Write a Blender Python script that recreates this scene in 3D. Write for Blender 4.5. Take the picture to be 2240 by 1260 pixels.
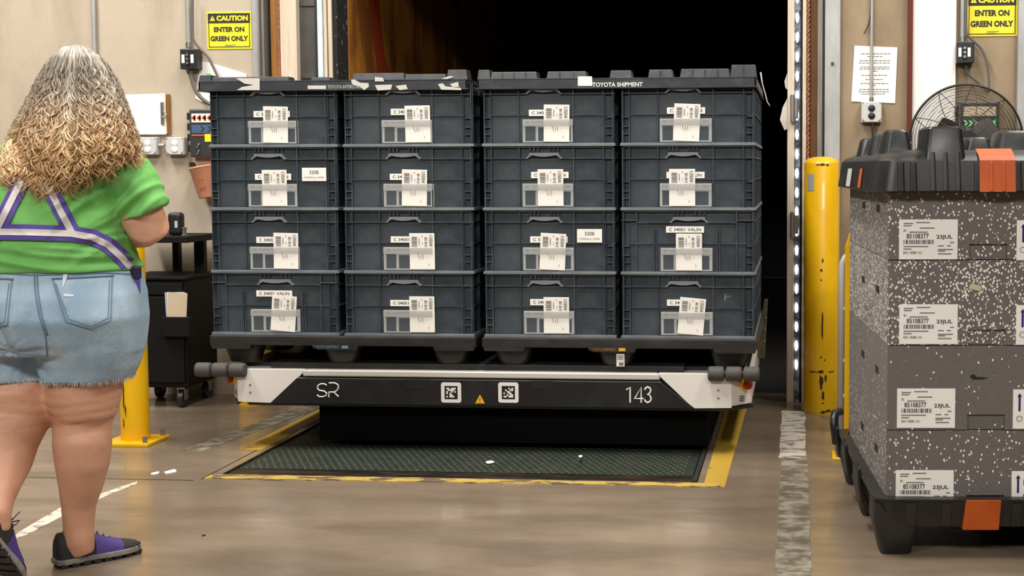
import bpy, bmesh, math, random
from mathutils import Vector, Matrix, noise
from mathutils.bvhtree import BVHTree

random.seed(7)
for o in list(bpy.data.objects):
    bpy.data.objects.remove(o)
scene = bpy.context.scene
C = scene.collection

# ------------------------------------------------------------------ camera
FPX, CX, CY, CAM_H = 3000.0, 1476.7, 571.9, 1.28
YAW, PITCH, ROLL = math.radians(5.085), math.radians(3.913), math.radians(0.1456)
fwd = Vector((-math.sin(YAW) * math.cos(PITCH), math.cos(YAW) * math.cos(PITCH), -math.sin(PITCH)))
r0 = Vector((math.cos(YAW), math.sin(YAW), 0)); d0 = fwd.cross(r0)
rgt = r0 * math.cos(ROLL) + d0 * math.sin(ROLL)
dwn = d0 * math.cos(ROLL) - r0 * math.sin(ROLL)
CAM = Vector((0, 0, CAM_H))
cd = bpy.data.cameras.new('camera')
cd.sensor_fit = 'HORIZONTAL'; cd.sensor_width = 36.0
cd.lens = FPX / 2240 * 36
cd.shift_x = (1120 - CX) / 2240
cd.shift_y = (CY - 630) / 2240
cd.clip_end = 200
cam = bpy.data.objects.new('camera', cd); C.objects.link(cam)
cam.matrix_world = Matrix((
    (rgt.x, -dwn.x, -fwd.x, CAM.x), (rgt.y, -dwn.y, -fwd.y, CAM.y),
    (rgt.z, -dwn.z, -fwd.z, CAM.z), (0, 0, 0, 1)))
scene.camera = cam

# ------------------------------------------------------------------ world, lights, exposure
world = bpy.data.worlds.new('world'); scene.world = world; world.use_nodes = True
bg = world.node_tree.nodes['Background']
bg.inputs[0].default_value = (1.0, 0.93, 0.84, 1); bg.inputs[1].default_value = 0.045

def area(name, loc, size, power, col=(1, 0.95, 0.88), target=None):
    l = bpy.data.lights.new(name, 'AREA'); l.shape = 'RECTANGLE'
    l.size, l.size_y = size; l.energy = power; l.color = col
    o = bpy.data.objects.new(name, l); C.objects.link(o); o.location = loc
    if target is not None:
        o.rotation_euler = (Vector(target) - Vector(loc)).to_track_quat('-Z', 'Y').to_euler()
    return o
area('ceiling_light_row', (-4.8, 5.0, 5.4), (0.6, 3.0), 330)
area('ceiling_light_row', (-1.4, 4.7, 5.4), (0.6, 3.0), 230)
area('ceiling_light_row', (2.0, 5.0, 5.4), (0.6, 3.0), 250)
area('ceiling_light_row', (-3.4, -1.6, 5.0), (2.6, 0.8), 230, target=(-1.6, 6.5, 0.6))  # front lamp, added and angled to brighten upright faces
area('ceiling_light_row', (1.6, -1.6, 5.0), (2.6, 0.8), 200, target=(0.0, 6.5, 0.6))  # second added front lamp, angled the same way for upright faces

scene.view_settings.view_transform = 'Standard'
scene.view_settings.look = 'None'
scene.view_settings.exposure = 0.0
scene.view_settings.gamma = 1.0
scene.view_settings.use_curve_mapping = False

# ------------------------------------------------------------------ helpers
def ray(u, v):
    return fwd + rgt * ((u - CX) / FPX) + dwn * ((v - CY) / FPX)
def atY(u, v, Y):
    d = ray(u, v); return CAM + d * (Y / d.y)
def atZ(u, v, Z=0.0):
    d = ray(u, v); return CAM + d * ((Z - CAM_H) / d.z)

def srgb(r, g, b):
    f = lambda c: (c / 255 / 12.92) if c / 255 <= 0.04045 else ((c / 255 + 0.055) / 1.055) ** 2.4
    return (f(r), f(g), f(b), 1)

M = {}
def mat(name, col, rough=0.6, metal=0.0, col2=None, scale=8.0, stretch=(1, 1, 1), bump=0.0, bscale=60.0,
        lo=0.35, hi=0.65, detail=4.0, emit=None, spec=0.5, rvar=0.0, alpha=1.0, coat=0.0):
    m = bpy.data.materials.new(name); m.use_nodes = True
    nt = m.node_tree; N = nt.nodes; Lk = nt.links
    b = N['Principled BSDF']
    b.inputs['Base Color'].default_value = col
    b.inputs['Roughness'].default_value = rough
    b.inputs['Metallic'].default_value = metal
    b.inputs['Specular IOR Level'].default_value = spec
    b.inputs['Alpha'].default_value = alpha
    b.inputs['Coat Weight'].default_value = coat
    if emit:
        b.inputs['Emission Color'].default_value = emit[0]; b.inputs['Emission Strength'].default_value = emit[1]
    if col2 is not None or bump or rvar:
        tc = N.new('ShaderNodeTexCoord'); mp = N.new('ShaderNodeMapping')
        mp.inputs['Scale'].default_value = stretch
        Lk.new(tc.outputs['Object'], mp.inputs[0])
    if col2 is not None or rvar:
        n = N.new('ShaderNodeTexNoise'); n.inputs['Scale'].default_value = scale
        n.inputs['Detail'].default_value = detail; n.inputs['Roughness'].default_value = 0.6
        Lk.new(mp.outputs[0], n.inputs['Vector'])
        mr = N.new('ShaderNodeMapRange'); mr.inputs[1].default_value = lo; mr.inputs[2].default_value = hi
        Lk.new(n.outputs['Fac'], mr.inputs[0])
        if col2 is not None:
            mx = N.new('ShaderNodeMix'); mx.data_type = 'RGBA'
            mx.inputs['A'].default_value = col; mx.inputs['B'].default_value = col2
            Lk.new(mr.outputs[0], mx.inputs['Factor']); Lk.new(mx.outputs['Result'], b.inputs['Base Color'])
        if rvar:
            rr = N.new('ShaderNodeMapRange'); rr.inputs[3].default_value = rough; rr.inputs[4].default_value = rough + rvar
            Lk.new(mr.outputs[0], rr.inputs[0]); Lk.new(rr.outputs[0], b.inputs['Roughness'])
    if bump:
        n2 = N.new('ShaderNodeTexNoise'); n2.inputs['Scale'].default_value = bscale; n2.inputs['Detail'].default_value = 3
        Lk.new(mp.outputs[0], n2.inputs['Vector'])
        bp = N.new('ShaderNodeBump'); bp.inputs['Strength'].default_value = bump; bp.inputs['Distance'].default_value = 0.01
        Lk.new(n2.outputs['Fac'], bp.inputs['Height']); Lk.new(bp.outputs[0], b.inputs['Normal'])
    M[name] = m
    return m

class MB:
    """collects geometry; build() links it as ONE mesh object"""
    def __init__(s, xf=None):
        s.v = []; s.f = []; s.xf = xf
    def add(s, vs, fs):
        k = len(s.v); s.v += [Vector(p) for p in vs]; s.f += [tuple(i + k for i in f) for f in fs]; return s
    def box(s, x0, x1, y0, y1, z0, z1):
        return s.hexa([(x0, y0, z0), (x1, y0, z0), (x1, y1, z0), (x0, y1, z0), (x0, y0, z1), (x1, y0, z1), (x1, y1, z1), (x0, y1, z1)])
    def hexa(s, p):
        return s.add(p, [(0, 3, 2, 1), (4, 5, 6, 7), (0, 1, 5, 4), (1, 2, 6, 5), (2, 3, 7, 6), (3, 0, 4, 7)])
    def frustum(s, x0, x1, y0, y1, z0, z1, tx, ty=None):
        ty = tx if ty is None else ty
        return s.hexa([(x0, y0, z0), (x1, y0, z0), (x1, y1, z0), (x0, y1, z0),
                       (x0 + tx, y0 + ty, z1), (x1 - tx, y0 + ty, z1), (x1 - tx, y1 - ty, z1), (x0 + tx, y1 - ty, z1)])
    def prism(s, poly, y0, y1):
        """poly: list of (x,z) counter-clockwise seen from -Y; extruded from y0 (front) to y1"""
        n = len(poly)
        vs = [(x, y0, z) for x, z in poly] + [(x, y1, z) for x, z in poly]
        fs = [tuple(range(n)), tuple(range(2 * n - 1, n - 1, -1))]
        fs += [(i, i + n, (i + 1) % n + n, (i + 1) % n) for i in range(n)]
        return s.add(vs, fs)
    def slab(s, poly, z0, z1):
        """poly: list of (x,y) counter-clockwise seen from above"""
        n = len(poly)
        vs = [(x, y, z0) for x, y in poly] + [(x, y, z1) for x, y in poly]
        fs = [tuple(range(n - 1, -1, -1)), tuple(range(n, 2 * n))]
        fs += [(i, (i + 1) % n, (i + 1) % n + n, i + n) for i in range(n)]
        return s.add(vs, fs)
    def tube(s, pts, r, n=8, cap=True, closed=False):
        pts = [Vector(p) for p in pts]; rs = r if isinstance(r, (list, tuple)) else [r] * len(pts)
        up = Vector((0.13, 0.31, 0.94)); k = len(s.v); m = len(pts)
        for i, p in enumerate(pts):
            if closed: t = (pts[(i + 1) % m] - pts[i - 1])
            else: t = pts[min(i + 1, m - 1)] - pts[max(i - 1, 0)]
            t = t.normalized() if t.length > 1e-9 else Vector((0, 0, 1))
            if i == 0:
                a = t.cross(up)
                if a.length < 0.1: a = t.cross(Vector((1, 0, 0)))
            else:
                a = a - t * a.dot(t)
            a.normalize(); b = t.cross(a)
            for j in range(n):
                w = 2 * math.pi * j / n
                s.v.append(p + (a * math.cos(w) + b * math.sin(w)) * rs[i])
        for i in range(m if closed else m - 1):
            for j in range(n):
                i2 = (i + 1) % m
                s.f.append((k + i * n + j, k + i2 * n + j, k + i2 * n + (j + 1) % n, k + i * n + (j + 1) % n))
        if cap and not closed:
            s.f.append(tuple(k + j for j in range(n)))
            s.f.append(tuple(k + (m - 1) * n + j for j in range(n - 1, -1, -1)))
        return s
    def cyl(s, p0, p1, r, n=16, r1=None):
        return s.tube([p0, p1], [r, r if r1 is None else r1], n)
    def lathe(s, prof, c=(0, 0, 0), n=24, axis='z'):
        """prof: list of (radius, height)"""
        k = len(s.v); c = Vector(c)
        for r, h in prof:
            for j in range(n):
                w = 2 * math.pi * j / n
                q = (r * math.cos(w), r * math.sin(w), h) if axis == 'z' else (r * math.cos(w), h, -r * math.sin(w))
                s.v.append(c + Vector(q))
        for i in range(len(prof) - 1):
            for j in range(n):
                s.f.append((k + i * n + j, k + i * n + (j + 1) % n, k + (i + 1) * n + (j + 1) % n, k + (i + 1) * n + j))
        s.f.append(tuple(k + j for j in range(n - 1, -1, -1)))
        s.f.append(tuple(k + (len(prof) - 1) * n + j for j in range(n)))
        return s
    def loft(s, rings, cap=True):
        k = len(s.v); n = len(rings[0])
        for rg in rings: s.v += [Vector(p) for p in rg]
        for i in range(len(rings) - 1):
            for j in range(n):
                s.f.append((k + i * n + j, k + i * n + (j + 1) % n, k + (i + 1) * n + (j + 1) % n, k + (i + 1) * n + j))
        if cap:
            s.f.append(tuple(k + j for j in range(n - 1, -1, -1)))
            s.f.append(tuple(k + (len(rings) - 1) * n + j for j in range(n)))
        return s
    def rect(s, x0, x1, z0, z1, y):
        return s.add([(x0, y, z0), (x1, y, z0), (x1, y, z1), (x0, y, z1)], [(0, 1, 2, 3)])
    def text(s, body, x, z, h, y, off=0.0, width=None, align='c', rot=0.0):
        """flat lettering facing -Y, cap height h, centred on (x,z)"""
        vs, fs, w, hh = text_geo(body, off)
        sc = h / hh; sx = sc if width is None else width / w
        ca, sa = math.cos(rot), math.sin(rot); out = []
        for px, pz in vs:
            a = (px - (w / 2 if align == 'c' else 0)) * sx; b = (pz - hh / 2) * sc
            out.append((x + a * ca - b * sa, y, z + a * sa + b * ca))
        return s.add(out, fs)
    def bars(s, x0, x1, z0, z1, y, n, seed=1, vertical=True):
        rnd = random.Random(seed); t = 0.0; ws = [rnd.choice((1, 1, 2, 3)) for _ in range(2 * n)]
        tot = sum(ws)
        for i, w in enumerate(ws):
            if i % 2 == 0:
                a, b = t / tot, (t + w) / tot
                if vertical: s.rect(x0 + (x1 - x0) * a, x0 + (x1 - x0) * b, z0, z1, y)
                else: s.rect(x0, x1, z0 + (z1 - z0) * a, z0 + (z1 - z0) * b, y)
            t += w
        return s
    def mesh(s, name='m'):
        me = bpy.data.meshes.new(name)
        vs = [s.xf @ p for p in s.v] if s.xf is not None else s.v
        me.from_pydata([tuple(p) for p in vs], [], s.f); me.update()
        return me
    def build(s, name, m, parent=None, smooth=False, bevel=0.0, seg=2, angle=None):
        me = s.mesh(name); return link(name, me, m, parent, smooth, bevel, seg, angle)

_tc = {}
def text_geo(body, off):
    key = (body, off)
    if key not in _tc:
        cu = bpy.data.curves.new('t', 'FONT'); cu.body = body; cu.offset = off; cu.resolution_u = 3
        o = bpy.data.objects.new('t', cu); C.objects.link(o)
        bpy.context.view_layer.update()
        me = o.to_mesh()
        vs = [(v.co.x, v.co.y) for v in me.vertices]; fs = [tuple(p.vertices) for p in me.polygons]
        o.to_mesh_clear(); bpy.data.objects.remove(o); bpy.data.curves.remove(cu)
        x0 = min(v[0] for v in vs); y0 = min(v[1] for v in vs)
        vs = [(a - x0, b - y0) for a, b in vs]
        _tc[key] = (vs, fs, max(v[0] for v in vs), max(v[1] for v in vs))
    return _tc[key]

WM = {}
def link(name, me, m, parent=None, smooth=False, bevel=0.0, seg=2, angle=None):
    o = bpy.data.objects.new(name, me); C.objects.link(o)
    if m is not None and not me.materials: me.materials.append(M[m])
    if smooth:
        me.polygons.foreach_set('use_smooth', [True] * len(me.polygons))
        if angle:
            me.set_sharp_from_angle(angle=math.radians(angle))
    if bevel:
        b = o.modifiers.new('bevel', 'BEVEL'); b.width = bevel; b.segments = seg; b.limit_method = 'ANGLE'; b.angle_limit = math.radians(40)
    WM[o.name] = Matrix.Identity(4)
    if parent is not None:
        o.parent = parent; o.matrix_parent_inverse = WM[parent.name].inverted()
    return o

def thing(name, label, cat, loc=(0, 0, 0), group=None, rotz=0.0):
    o = bpy.data.objects.new(name, None); C.objects.link(o)
    o.location = loc; o.rotation_euler = (0, 0, rotz); o.empty_display_size = 0.1
    WM[o.name] = Matrix.Translation(Vector(loc)) @ Matrix.Rotation(rotz, 4, 'Z')
    return tag(o, label, cat, group)
def tag(o, label, cat, group=None):
    o['label'] = label; o['category'] = cat
    if group: o['group'] = group
    return o
def struct(o, label=None):
    o['kind'] = 'structure'
    if label: o['label'] = label
    return o
def stuff(o):
    o['kind'] = 'stuff'; return o
def dup(root, delta, label=None, group=None):
    r = root.copy(); C.objects.link(r); r.location = root.location + Vector(delta)
    if label: r['label'] = label
    if group: r['group'] = group
    for ch in list(root.children):
        c = ch.copy(); C.objects.link(c); c.parent = r; c.matrix_parent_inverse = ch.matrix_parent_inverse.copy()
        for g in list(ch.children):
            d = g.copy(); C.objects.link(d); d.parent = c; d.matrix_parent_inverse = g.matrix_parent_inverse.copy()
    return r
def bake(o):
    """replace an object's mesh with its evaluated (modified) mesh"""
    dg = bpy.context.evaluated_depsgraph_get(); dg.update()
    me = bpy.data.meshes.new_from_object(o.evaluated_get(dg))
    o.modifiers.clear(); o.data = me
    return o

# ------------------------------------------------------------------ materials
mat('concrete_wall', srgb(184, 171, 152), 0.85, col2=srgb(150, 135, 115), scale=2.6, stretch=(1, 1, 0.35), bump=0.3, bscale=35, lo=0.44, hi=0.76, detail=8)
mat('concrete_wall_brown', srgb(158, 139, 113), 0.85, col2=srgb(138, 120, 97), scale=4, stretch=(1, 1, 0.5), bump=0.3, bscale=40, detail=8)
mat('floor', srgb(134, 118, 101), 0.13, col2=srgb(102, 89, 75), scale=2.6, stretch=(0.55, 1.6, 1), bump=0.03, bscale=25, lo=0.36, hi=0.66, detail=9, rvar=0.2, spec=0.5)
mat('pit_dark', srgb(20, 19, 18), 0.9)
mat('white_stripe', srgb(196, 190, 178), 0.5, col2=srgb(118, 108, 94), scale=9, stretch=(1.4, 2.2, 1), lo=0.5, hi=0.58, detail=8)
mat('worn_stripe', srgb(138, 130, 116), 0.55, col2=srgb(86, 80, 66), scale=11, stretch=(1.1, 1.2, 1), lo=0.40, hi=0.56, detail=9, bump=0.2, bscale=40)
mat('yellow_stripe', srgb(178, 146, 54), 0.45, col2=srgb(132, 102, 48), scale=7, lo=0.6, hi=0.66, detail=8)
mat('yellow_curb', srgb(176, 148, 66), 0.6, col2=srgb(96, 80, 60), scale=14, stretch=(0.5, 1.2, 1), lo=0.5, hi=0.55, detail=8)
mat('deck_green', srgb(32, 41, 31), 0.5, 0.1, col2=srgb(46, 49, 42), scale=9, lo=0.4, hi=0.7)
mat('deck_lug', srgb(92, 98, 86), 0.35, 0.5)
mat('deck_black', srgb(26, 22, 18), 0.4, 0.2, col2=srgb(66, 52, 36), scale=10, stretch=(0.5, 2, 1), lo=0.45, hi=0.7)
mat('paint_yellow', srgb(236, 186, 8), 0.35, col2=srgb(222, 168, 6), scale=5, stretch=(1, 1, 0.4), coat=0.2)
mat('paint_chip', srgb(62, 48, 20), 0.8)
mat('steel', srgb(168, 166, 162), 0.35, 0.9)
mat('galv', srgb(186, 187, 186), 0.45, 0.35, col2=srgb(160, 161, 160), scale=9, stretch=(1, 1, 0.3))
mat('galv_mid', srgb(140, 136, 130), 0.5, 0.35, col2=srgb(118, 114, 108), scale=9, stretch=(3, 3, 0.3))
mat('galv_dark', srgb(76, 72, 68), 0.55, 0.3)
mat('wood_amber', srgb(150, 100, 32), 0.6, col2=srgb(96, 58, 20), scale=5, stretch=(6, 6, 0.6), lo=0.35, hi=0.75)
mat('wood_cream', srgb(214, 200, 180), 0.7, col2=srgb(196, 180, 158), scale=6, stretch=(8, 8, 0.4))
mat('wood_brown', srgb(116, 74, 20), 0.6, col2=srgb(70, 40, 12), scale=4, stretch=(2, 2, 0.8), lo=0.35, hi=0.7)
mat('trailer_wood', srgb(172, 112, 38), 0.55, col2=srgb(118, 66, 20), scale=3, stretch=(1, 1.5, 0.7), lo=0.42, hi=0.62)
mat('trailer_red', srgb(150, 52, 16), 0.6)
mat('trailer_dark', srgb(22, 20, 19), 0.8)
mat('seal_grey', srgb(84, 80, 78), 0.85, col2=srgb(70, 66, 64), scale=7, bump=0.2, bscale=14)
mat('strip_blue', srgb(186, 208, 222), 0.25, col2=srgb(220, 228, 232), scale=6, stretch=(1, 1, 1.5))
mat('brush_black', srgb(24, 22, 20), 0.9, col2=srgb(150, 144, 134), scale=38, lo=0.62, hi=0.68)
mat('rope_red', srgb(160, 104, 74), 0.8, col2=srgb(122, 70, 48), scale=60)
mat('rust_red', srgb(92, 34, 8), 0.7)
mat('panel_white', srgb(244, 241, 236), 0.6)
mat('led', srgb(240, 246, 255), 0.3, emit=((0.92, 0.96, 1, 1), 3.0))
mat('clear_strip', srgb(150, 160, 172), 0.15, 0.2, col2=srgb(60, 66, 74), scale=30)
mat('film_white', srgb(214, 208, 198), 0.5)
mat('tote', srgb(41, 50, 58), 0.42, col2=srgb(70, 78, 85), scale=4.5, lo=0.4, hi=0.72, bump=0.05, bscale=140, detail=6, rvar=0.12)
mat('tote_rib_lit', srgb(50, 60, 69), 0.36, col2=srgb(84, 92, 99), scale=8, lo=0.45, hi=0.75)  # lighter than the body so the ribs carry a painted highlight
mat('tote_handle_lit', srgb(116, 121, 125), 0.4)  # pale tone paints the highlight on the grip arch
mat('lid_black', srgb(46, 50, 55), 0.42, col2=srgb(74, 77, 79), scale=9, stretch=(1, 1, 2), lo=0.5, hi=0.75, detail=7)
mat('pallet_black', srgb(30, 29, 28), 0.5, col2=srgb(52, 49, 46), scale=10, stretch=(0.6, 1, 2), lo=0.45, hi=0.75)
mat('scuff_white', srgb(206, 204, 198), 0.7)
mat('sticker', srgb(242, 240, 234), 0.55)
mat('card_paper', srgb(246, 243, 236), 0.6)
mat('holder_clear', srgb(172, 174, 174), 0.25, spec=0.6)
mat('clear_film', srgb(176, 178, 178), 0.25, alpha=0.38)
mat('tote_edge_lit', srgb(84, 91, 97), 0.38, col2=srgb(104, 110, 114), scale=10)  # lighter tote colour, painting the highlight along the base flange
mat('holder_window', srgb(78, 86, 93), 0.2, spec=0.6)
mat('ink', srgb(38, 36, 36), 0.7)
mat('ink_grey', srgb(120, 116, 112), 0.7)
mat('ink_blue', srgb(26, 34, 110), 0.6)
mat('robot_white', srgb(226, 222, 216), 0.35, coat=0.2)
mat('robot_silver', srgb(206, 202, 196), 0.35, 0.2)
mat('robot_black', srgb(22, 23, 25), 0.32, col2=srgb(32, 33, 35), scale=6, rvar=0.1)
mat('robot_print', srgb(226, 224, 218), 0.5)
mat('robot_void', srgb(14, 14, 15), 0.8)
mat('foam_roller', srgb(70, 66, 64), 0.7, bump=0.1, bscale=200)
mat('estop_red', srgb(150, 34, 8), 0.4)
mat('estop_yellow', srgb(236, 176, 24), 0.5)
mat('olive_metal', srgb(112, 104, 84), 0.4, 0.5, col2=srgb(84, 78, 62), scale=12)
mat('black_plastic', srgb(33, 34, 36), 0.4)
mat('shade_black', srgb(9, 9, 9), 0.9, spec=0.1)
mat('black_matte', srgb(22, 22, 22), 0.7)
mat('cart_black', srgb(9, 8, 7), 0.65, spec=0.25)
mat('sign_yellow', srgb(240, 220, 44), 0.4)
mat('box_grey', srgb(178, 178, 176), 0.5)
mat('cover_grey', srgb(198, 198, 196), 0.45)
mat('cable_grey', srgb(96, 92, 88), 0.6)
mat('cup_orange', srgb(226, 160, 128), 0.55)
mat('panel_grey', srgb(88, 94, 100), 0.5)
mat('lens_blue', srgb(74, 96, 128), 0.3)
mat('lens_dark', srgb(58, 58, 58), 0.3)
mat('arrow_green', srgb(60, 170, 84), 0.4, emit=(srgb(40, 200, 90), 0.6))
mat('arrow_white', srgb(240, 248, 240), 0.4, emit=((0.9, 1, 0.92, 1), 0.7))
mat('arrow_orange', srgb(206, 96, 46), 0.4)
mat('label_red', srgb(206, 88, 50), 0.5)
mat('fan_wire', srgb(58, 52, 44), 0.4, 0.6)
mat('lid_thermo', srgb(20, 21, 23), 0.34, col2=srgb(32, 33, 34), scale=7, lo=0.4, hi=0.7, rvar=0.1)
mat('tray_black', srgb(27, 26, 26), 0.38, col2=srgb(38, 36, 35), scale=8, rvar=0.1)
mat('orange_paint', srgb(198, 92, 24), 0.5, col2=srgb(178, 76, 12), scale=5)
mat('orange_sticker', srgb(232, 104, 40), 0.5)
mat('tape_beige', srgb(200, 184, 156), 0.6)
mat('skin', srgb(206, 156, 128), 0.5, col2=srgb(194, 138, 110), scale=9, lo=0.4, hi=0.75, bump=0.12, bscale=34)
mat('shirt_green', srgb(122, 192, 104), 0.85, col2=srgb(108, 180, 92), scale=7, bump=0.15, bscale=16)
mat('denim', srgb(142, 168, 190), 0.85, col2=srgb(176, 198, 214), scale=6, stretch=(1.4, 1, 0.8), lo=0.38, hi=0.7, bump=0.2, bscale=90, detail=7)
mat('denim_seam', srgb(104, 130, 154), 0.85)
mat('fray', srgb(206, 218, 226), 0.9)
mat('strap_purple', srgb(88, 70, 158), 0.7)
mat('strap_silver', srgb(206, 202, 200), 0.4)
mat('buckle', srgb(40, 36, 60), 0.4)
mat('shoe_black', srgb(38, 36, 38), 0.75, bump=0.2, bscale=150)
mat('shoe_purple', srgb(72, 54, 124), 0.7, bump=0.2, bscale=150)
mat('shoe_sole', srgb(150, 144, 138), 0.6, col2=srgb(108, 104, 100), scale=12)
mat('shoe_tread', srgb(44, 42, 44), 0.7)
mat('lace', srgb(60, 54, 96), 0.7)

def foam_mat(name, dens):
    m = bpy.data.materials.new(name); m.use_nodes = True; nt = m.node_tree; N = nt.nodes; Lk = nt.links
    b = N['Principled BSDF']; b.inputs['Roughness'].default_value = 0.8
    tc = N.new('ShaderNodeTexCoord')
    nz = N.new('ShaderNodeTexNoise'); nz.inputs['Scale'].default_value = 220; Lk.new(tc.outputs['Object'], nz.inputs['Vector'])
    base = N.new('ShaderNodeMix'); base.data_type = 'RGBA'
    base.inputs['A'].default_value = srgb(82, 78, 76); base.inputs['B'].default_value = srgb(124, 118, 114)
    Lk.new(nz.outputs['Fac'], base.inputs['Factor'])
    vo = N.new('ShaderNodeTexVoronoi'); vo.inputs['Scale'].default_value = 125
    mp = N.new('ShaderNodeMapping'); mp.inputs['Rotation'].default_value = (0.3, 0.5, 0.4); mp.inputs['Scale'].default_value = (1, 1.1, 0.75)
    Lk.new(tc.outputs['Object'], mp.inputs[0]); Lk.new(mp.outputs[0], vo.inputs['Vector'])
    lt = N.new('ShaderNodeMath'); lt.operation = 'LESS_THAN'; lt.inputs[1].default_value = 0.40
    Lk.new(vo.outputs['Distance'], lt.inputs[0])
    sep = N.new('ShaderNodeSeparateColor'); Lk.new(vo.outputs['Color'], sep.inputs[0])
    n3 = N.new('ShaderNodeTexNoise'); n3.inputs['Scale'].default_value = 7; Lk.new(tc.outputs['Object'], n3.inputs['Vector'])
    md = N.new('ShaderNodeMath'); md.operation = 'MULTIPLY'; md.inputs[1].default_value = dens * 2; Lk.new(n3.outputs['Fac'], md.inputs[0])
    l2 = N.new('ShaderNodeMath'); l2.operation = 'LESS_THAN'; Lk.new(sep.outputs[0], l2.inputs[0]); Lk.new(md.outputs[0], l2.inputs[1])
    mu = N.new('ShaderNodeMath'); mu.operation = 'MULTIPLY'; Lk.new(lt.outputs[0], mu.inputs[0]); Lk.new(l2.outputs[0], mu.inputs[1])
    mx = N.new('ShaderNodeMix'); mx.data_type = 'RGBA'; mx.inputs['B'].default_value = srgb(232, 228, 218)
    Lk.new(mu.outputs[0], mx.inputs['Factor']); Lk.new(base.outputs['Result'], mx.inputs['A'])
    Lk.new(mx.outputs['Result'], b.inputs['Base Color']); M[name] = m
for i, dn in enumerate((0.30, 0.70, 0.05, 0.17)): foam_mat('foam_%d' % i, dn)

def hair_mat():
    m = bpy.data.materials.new('hair'); m.use_nodes = True; nt = m.node_tree; N = nt.nodes; Lk = nt.links
    b = N['Principled BSDF']; b.inputs['Roughness'].default_value = 0.42; b.inputs['Specular IOR Level'].default_value = 0.4
    tc = N.new('ShaderNodeTexCoord'); sp = N.new('ShaderNodeSeparateXYZ'); Lk.new(tc.outputs['Object'], sp.inputs[0])
    ge = N.new('ShaderNodeNewGeometry')
    # grey roots on the crown grow out into blonde lengths
    ad = N.new('ShaderNodeMath'); ad.operation = 'MULTIPLY_ADD'; ad.inputs[1].default_value = 0.16
    Lk.new(ge.outputs['Random Per Island'], ad.inputs[0]); Lk.new(sp.outputs['Z'], ad.inputs[2])
    mr = N.new('ShaderNodeMapRange'); mr.inputs[1].default_value = 1.46; mr.inputs[2].default_value = 1.64
    Lk.new(ad.outputs[0], mr.inputs[0])
    rmp = N.new('ShaderNodeValToRGB'); Lk.new(ge.outputs['Random Per Island'], rmp.inputs[0])
    e = rmp.color_ramp.elements
    e[0].position = 0; e[0].color = srgb(124, 90, 56); e[1].position = 1; e[1].color = srgb(226, 196, 148)
    x = e.new(0.5); x.color = srgb(182, 142, 94)
    r2 = N.new('ShaderNodeValToRGB'); Lk.new(ge.outputs['Random Per Island'], r2.inputs[0])
    e = r2.color_ramp.elements
    e[0].position = 0; e[0].color = srgb(92, 86, 80); e[1].position = 1; e[1].color = srgb(204, 194, 178)
    mx = N.new('ShaderNodeMix'); mx.data_type = 'RGBA'
    Lk.new(mr.outputs[0], mx.inputs['Factor']); Lk.new(rmp.outputs[0], mx.inputs['A']); Lk.new(r2.outputs[0], mx.inputs['B'])
    Lk.new(mx.outputs['Result'], b.inputs['Base Color']); M['hair'] = m
hair_mat()

# ================================================================== SETTING
WALL = 7.47
LX0, LX1, LY0 = -2.40, -0.40, 5.50       # leveller pit
def rect_faces(mb, x0, x1, y0, y1, z):
    mb.add([(x0, y0, z), (x1, y0, z), (x1, y1, z), (x0, y1, z)], [(0, 1, 2, 3)])
fl = MB()
YB = 7.75
fl.box(-9, 6, -6, LY0, -0.6, 0); fl.box(-9, LX0, LY0, YB, -0.6, 0); fl.box(LX1, 6, LY0, YB, -0.6, 0)
floor = struct(fl.build('floor', 'floor'), 'brown-grey polished concrete warehouse floor')
pit = MB(); rect_faces(pit, LX0, LX1, LY0, YB, -0.45); pit.build('pit_base', 'pit_dark', floor)
# floor joints
jt = MB(); jt.box(-6, -2.47, 5.372, 5.380, 0, 0.0006); jt.box(-2.452, -2.446, 5.40, 6.1, 0, 0.0006)
jt.build('floor_joint', 'deck_black', floor)
def stripe(pts, m, h=0.0015):
    mb = MB(); mb.slab(pts, 0, h); return mb.build('floor_stripe', m, floor)
def ragged(x0, x1, y0, y1, n, amp, seed):
    rnd = random.Random(seed)
    a = [(x0 + rnd.uniform(-amp, amp), y0 + (y1 - y0) * i / n) for i in range(n + 1)]
    b = [(x1 + rnd.uniform(-amp, amp), y0 + (y1 - y0) * i / n) for i in range(n, -1, -1)]
    return b[::-1] + a[::-1]
# white lines either side of the dock lane
stripe([(-2.79, 5.95), (-2.685, 5.95), (-2.50, 7.40), (-2.62, 7.40)], 'worn_stripe')
p = [atZ(u, v) for u, v in ((22, 1183), (40, 1165), (130, 1112), (300, 1053), (300, 1058), (240, 1082), (140, 1128), (60, 1170))]
stripe([(q.x, q.y) for q in (p[0], p[7], p[6], p[5], p[4], p[3], p[2], p[1])], 'white_stripe')
stripe(ragged(-0.075, 0.045, 6.0, 7.18, 14, 0.004, 1), 'white_stripe')
stripe(ragged(-0.065, 0.05, 3.0, 6.0, 60, 0.004, 2), 'worn_stripe')
# yellow edging round the leveller
rnd = random.Random(3); cv = [-2.44 + i * 2.135 / 40 for i in range(41)]
stripe([(x, 5.41 + 0.012 * (x + 2.4) / 2 + rnd.uniform(-0.012, 0.012)) for x in cv] + [(x, 5.488 - rnd.uniform(0, 0.014)) for x in cv[::-1]], 'yellow_curb', 0.003)
stripe([(-0.372, 5.49), (-0.285, 5.42), (-0.262, 7.3), (-0.372, 7.3)], 'yellow_stripe')
stripe([(-2.535, 6.0), (-2.43, 5.98), (-2.43, 7.3), (-2.53, 7.3)], 'yellow_stripe')

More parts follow.
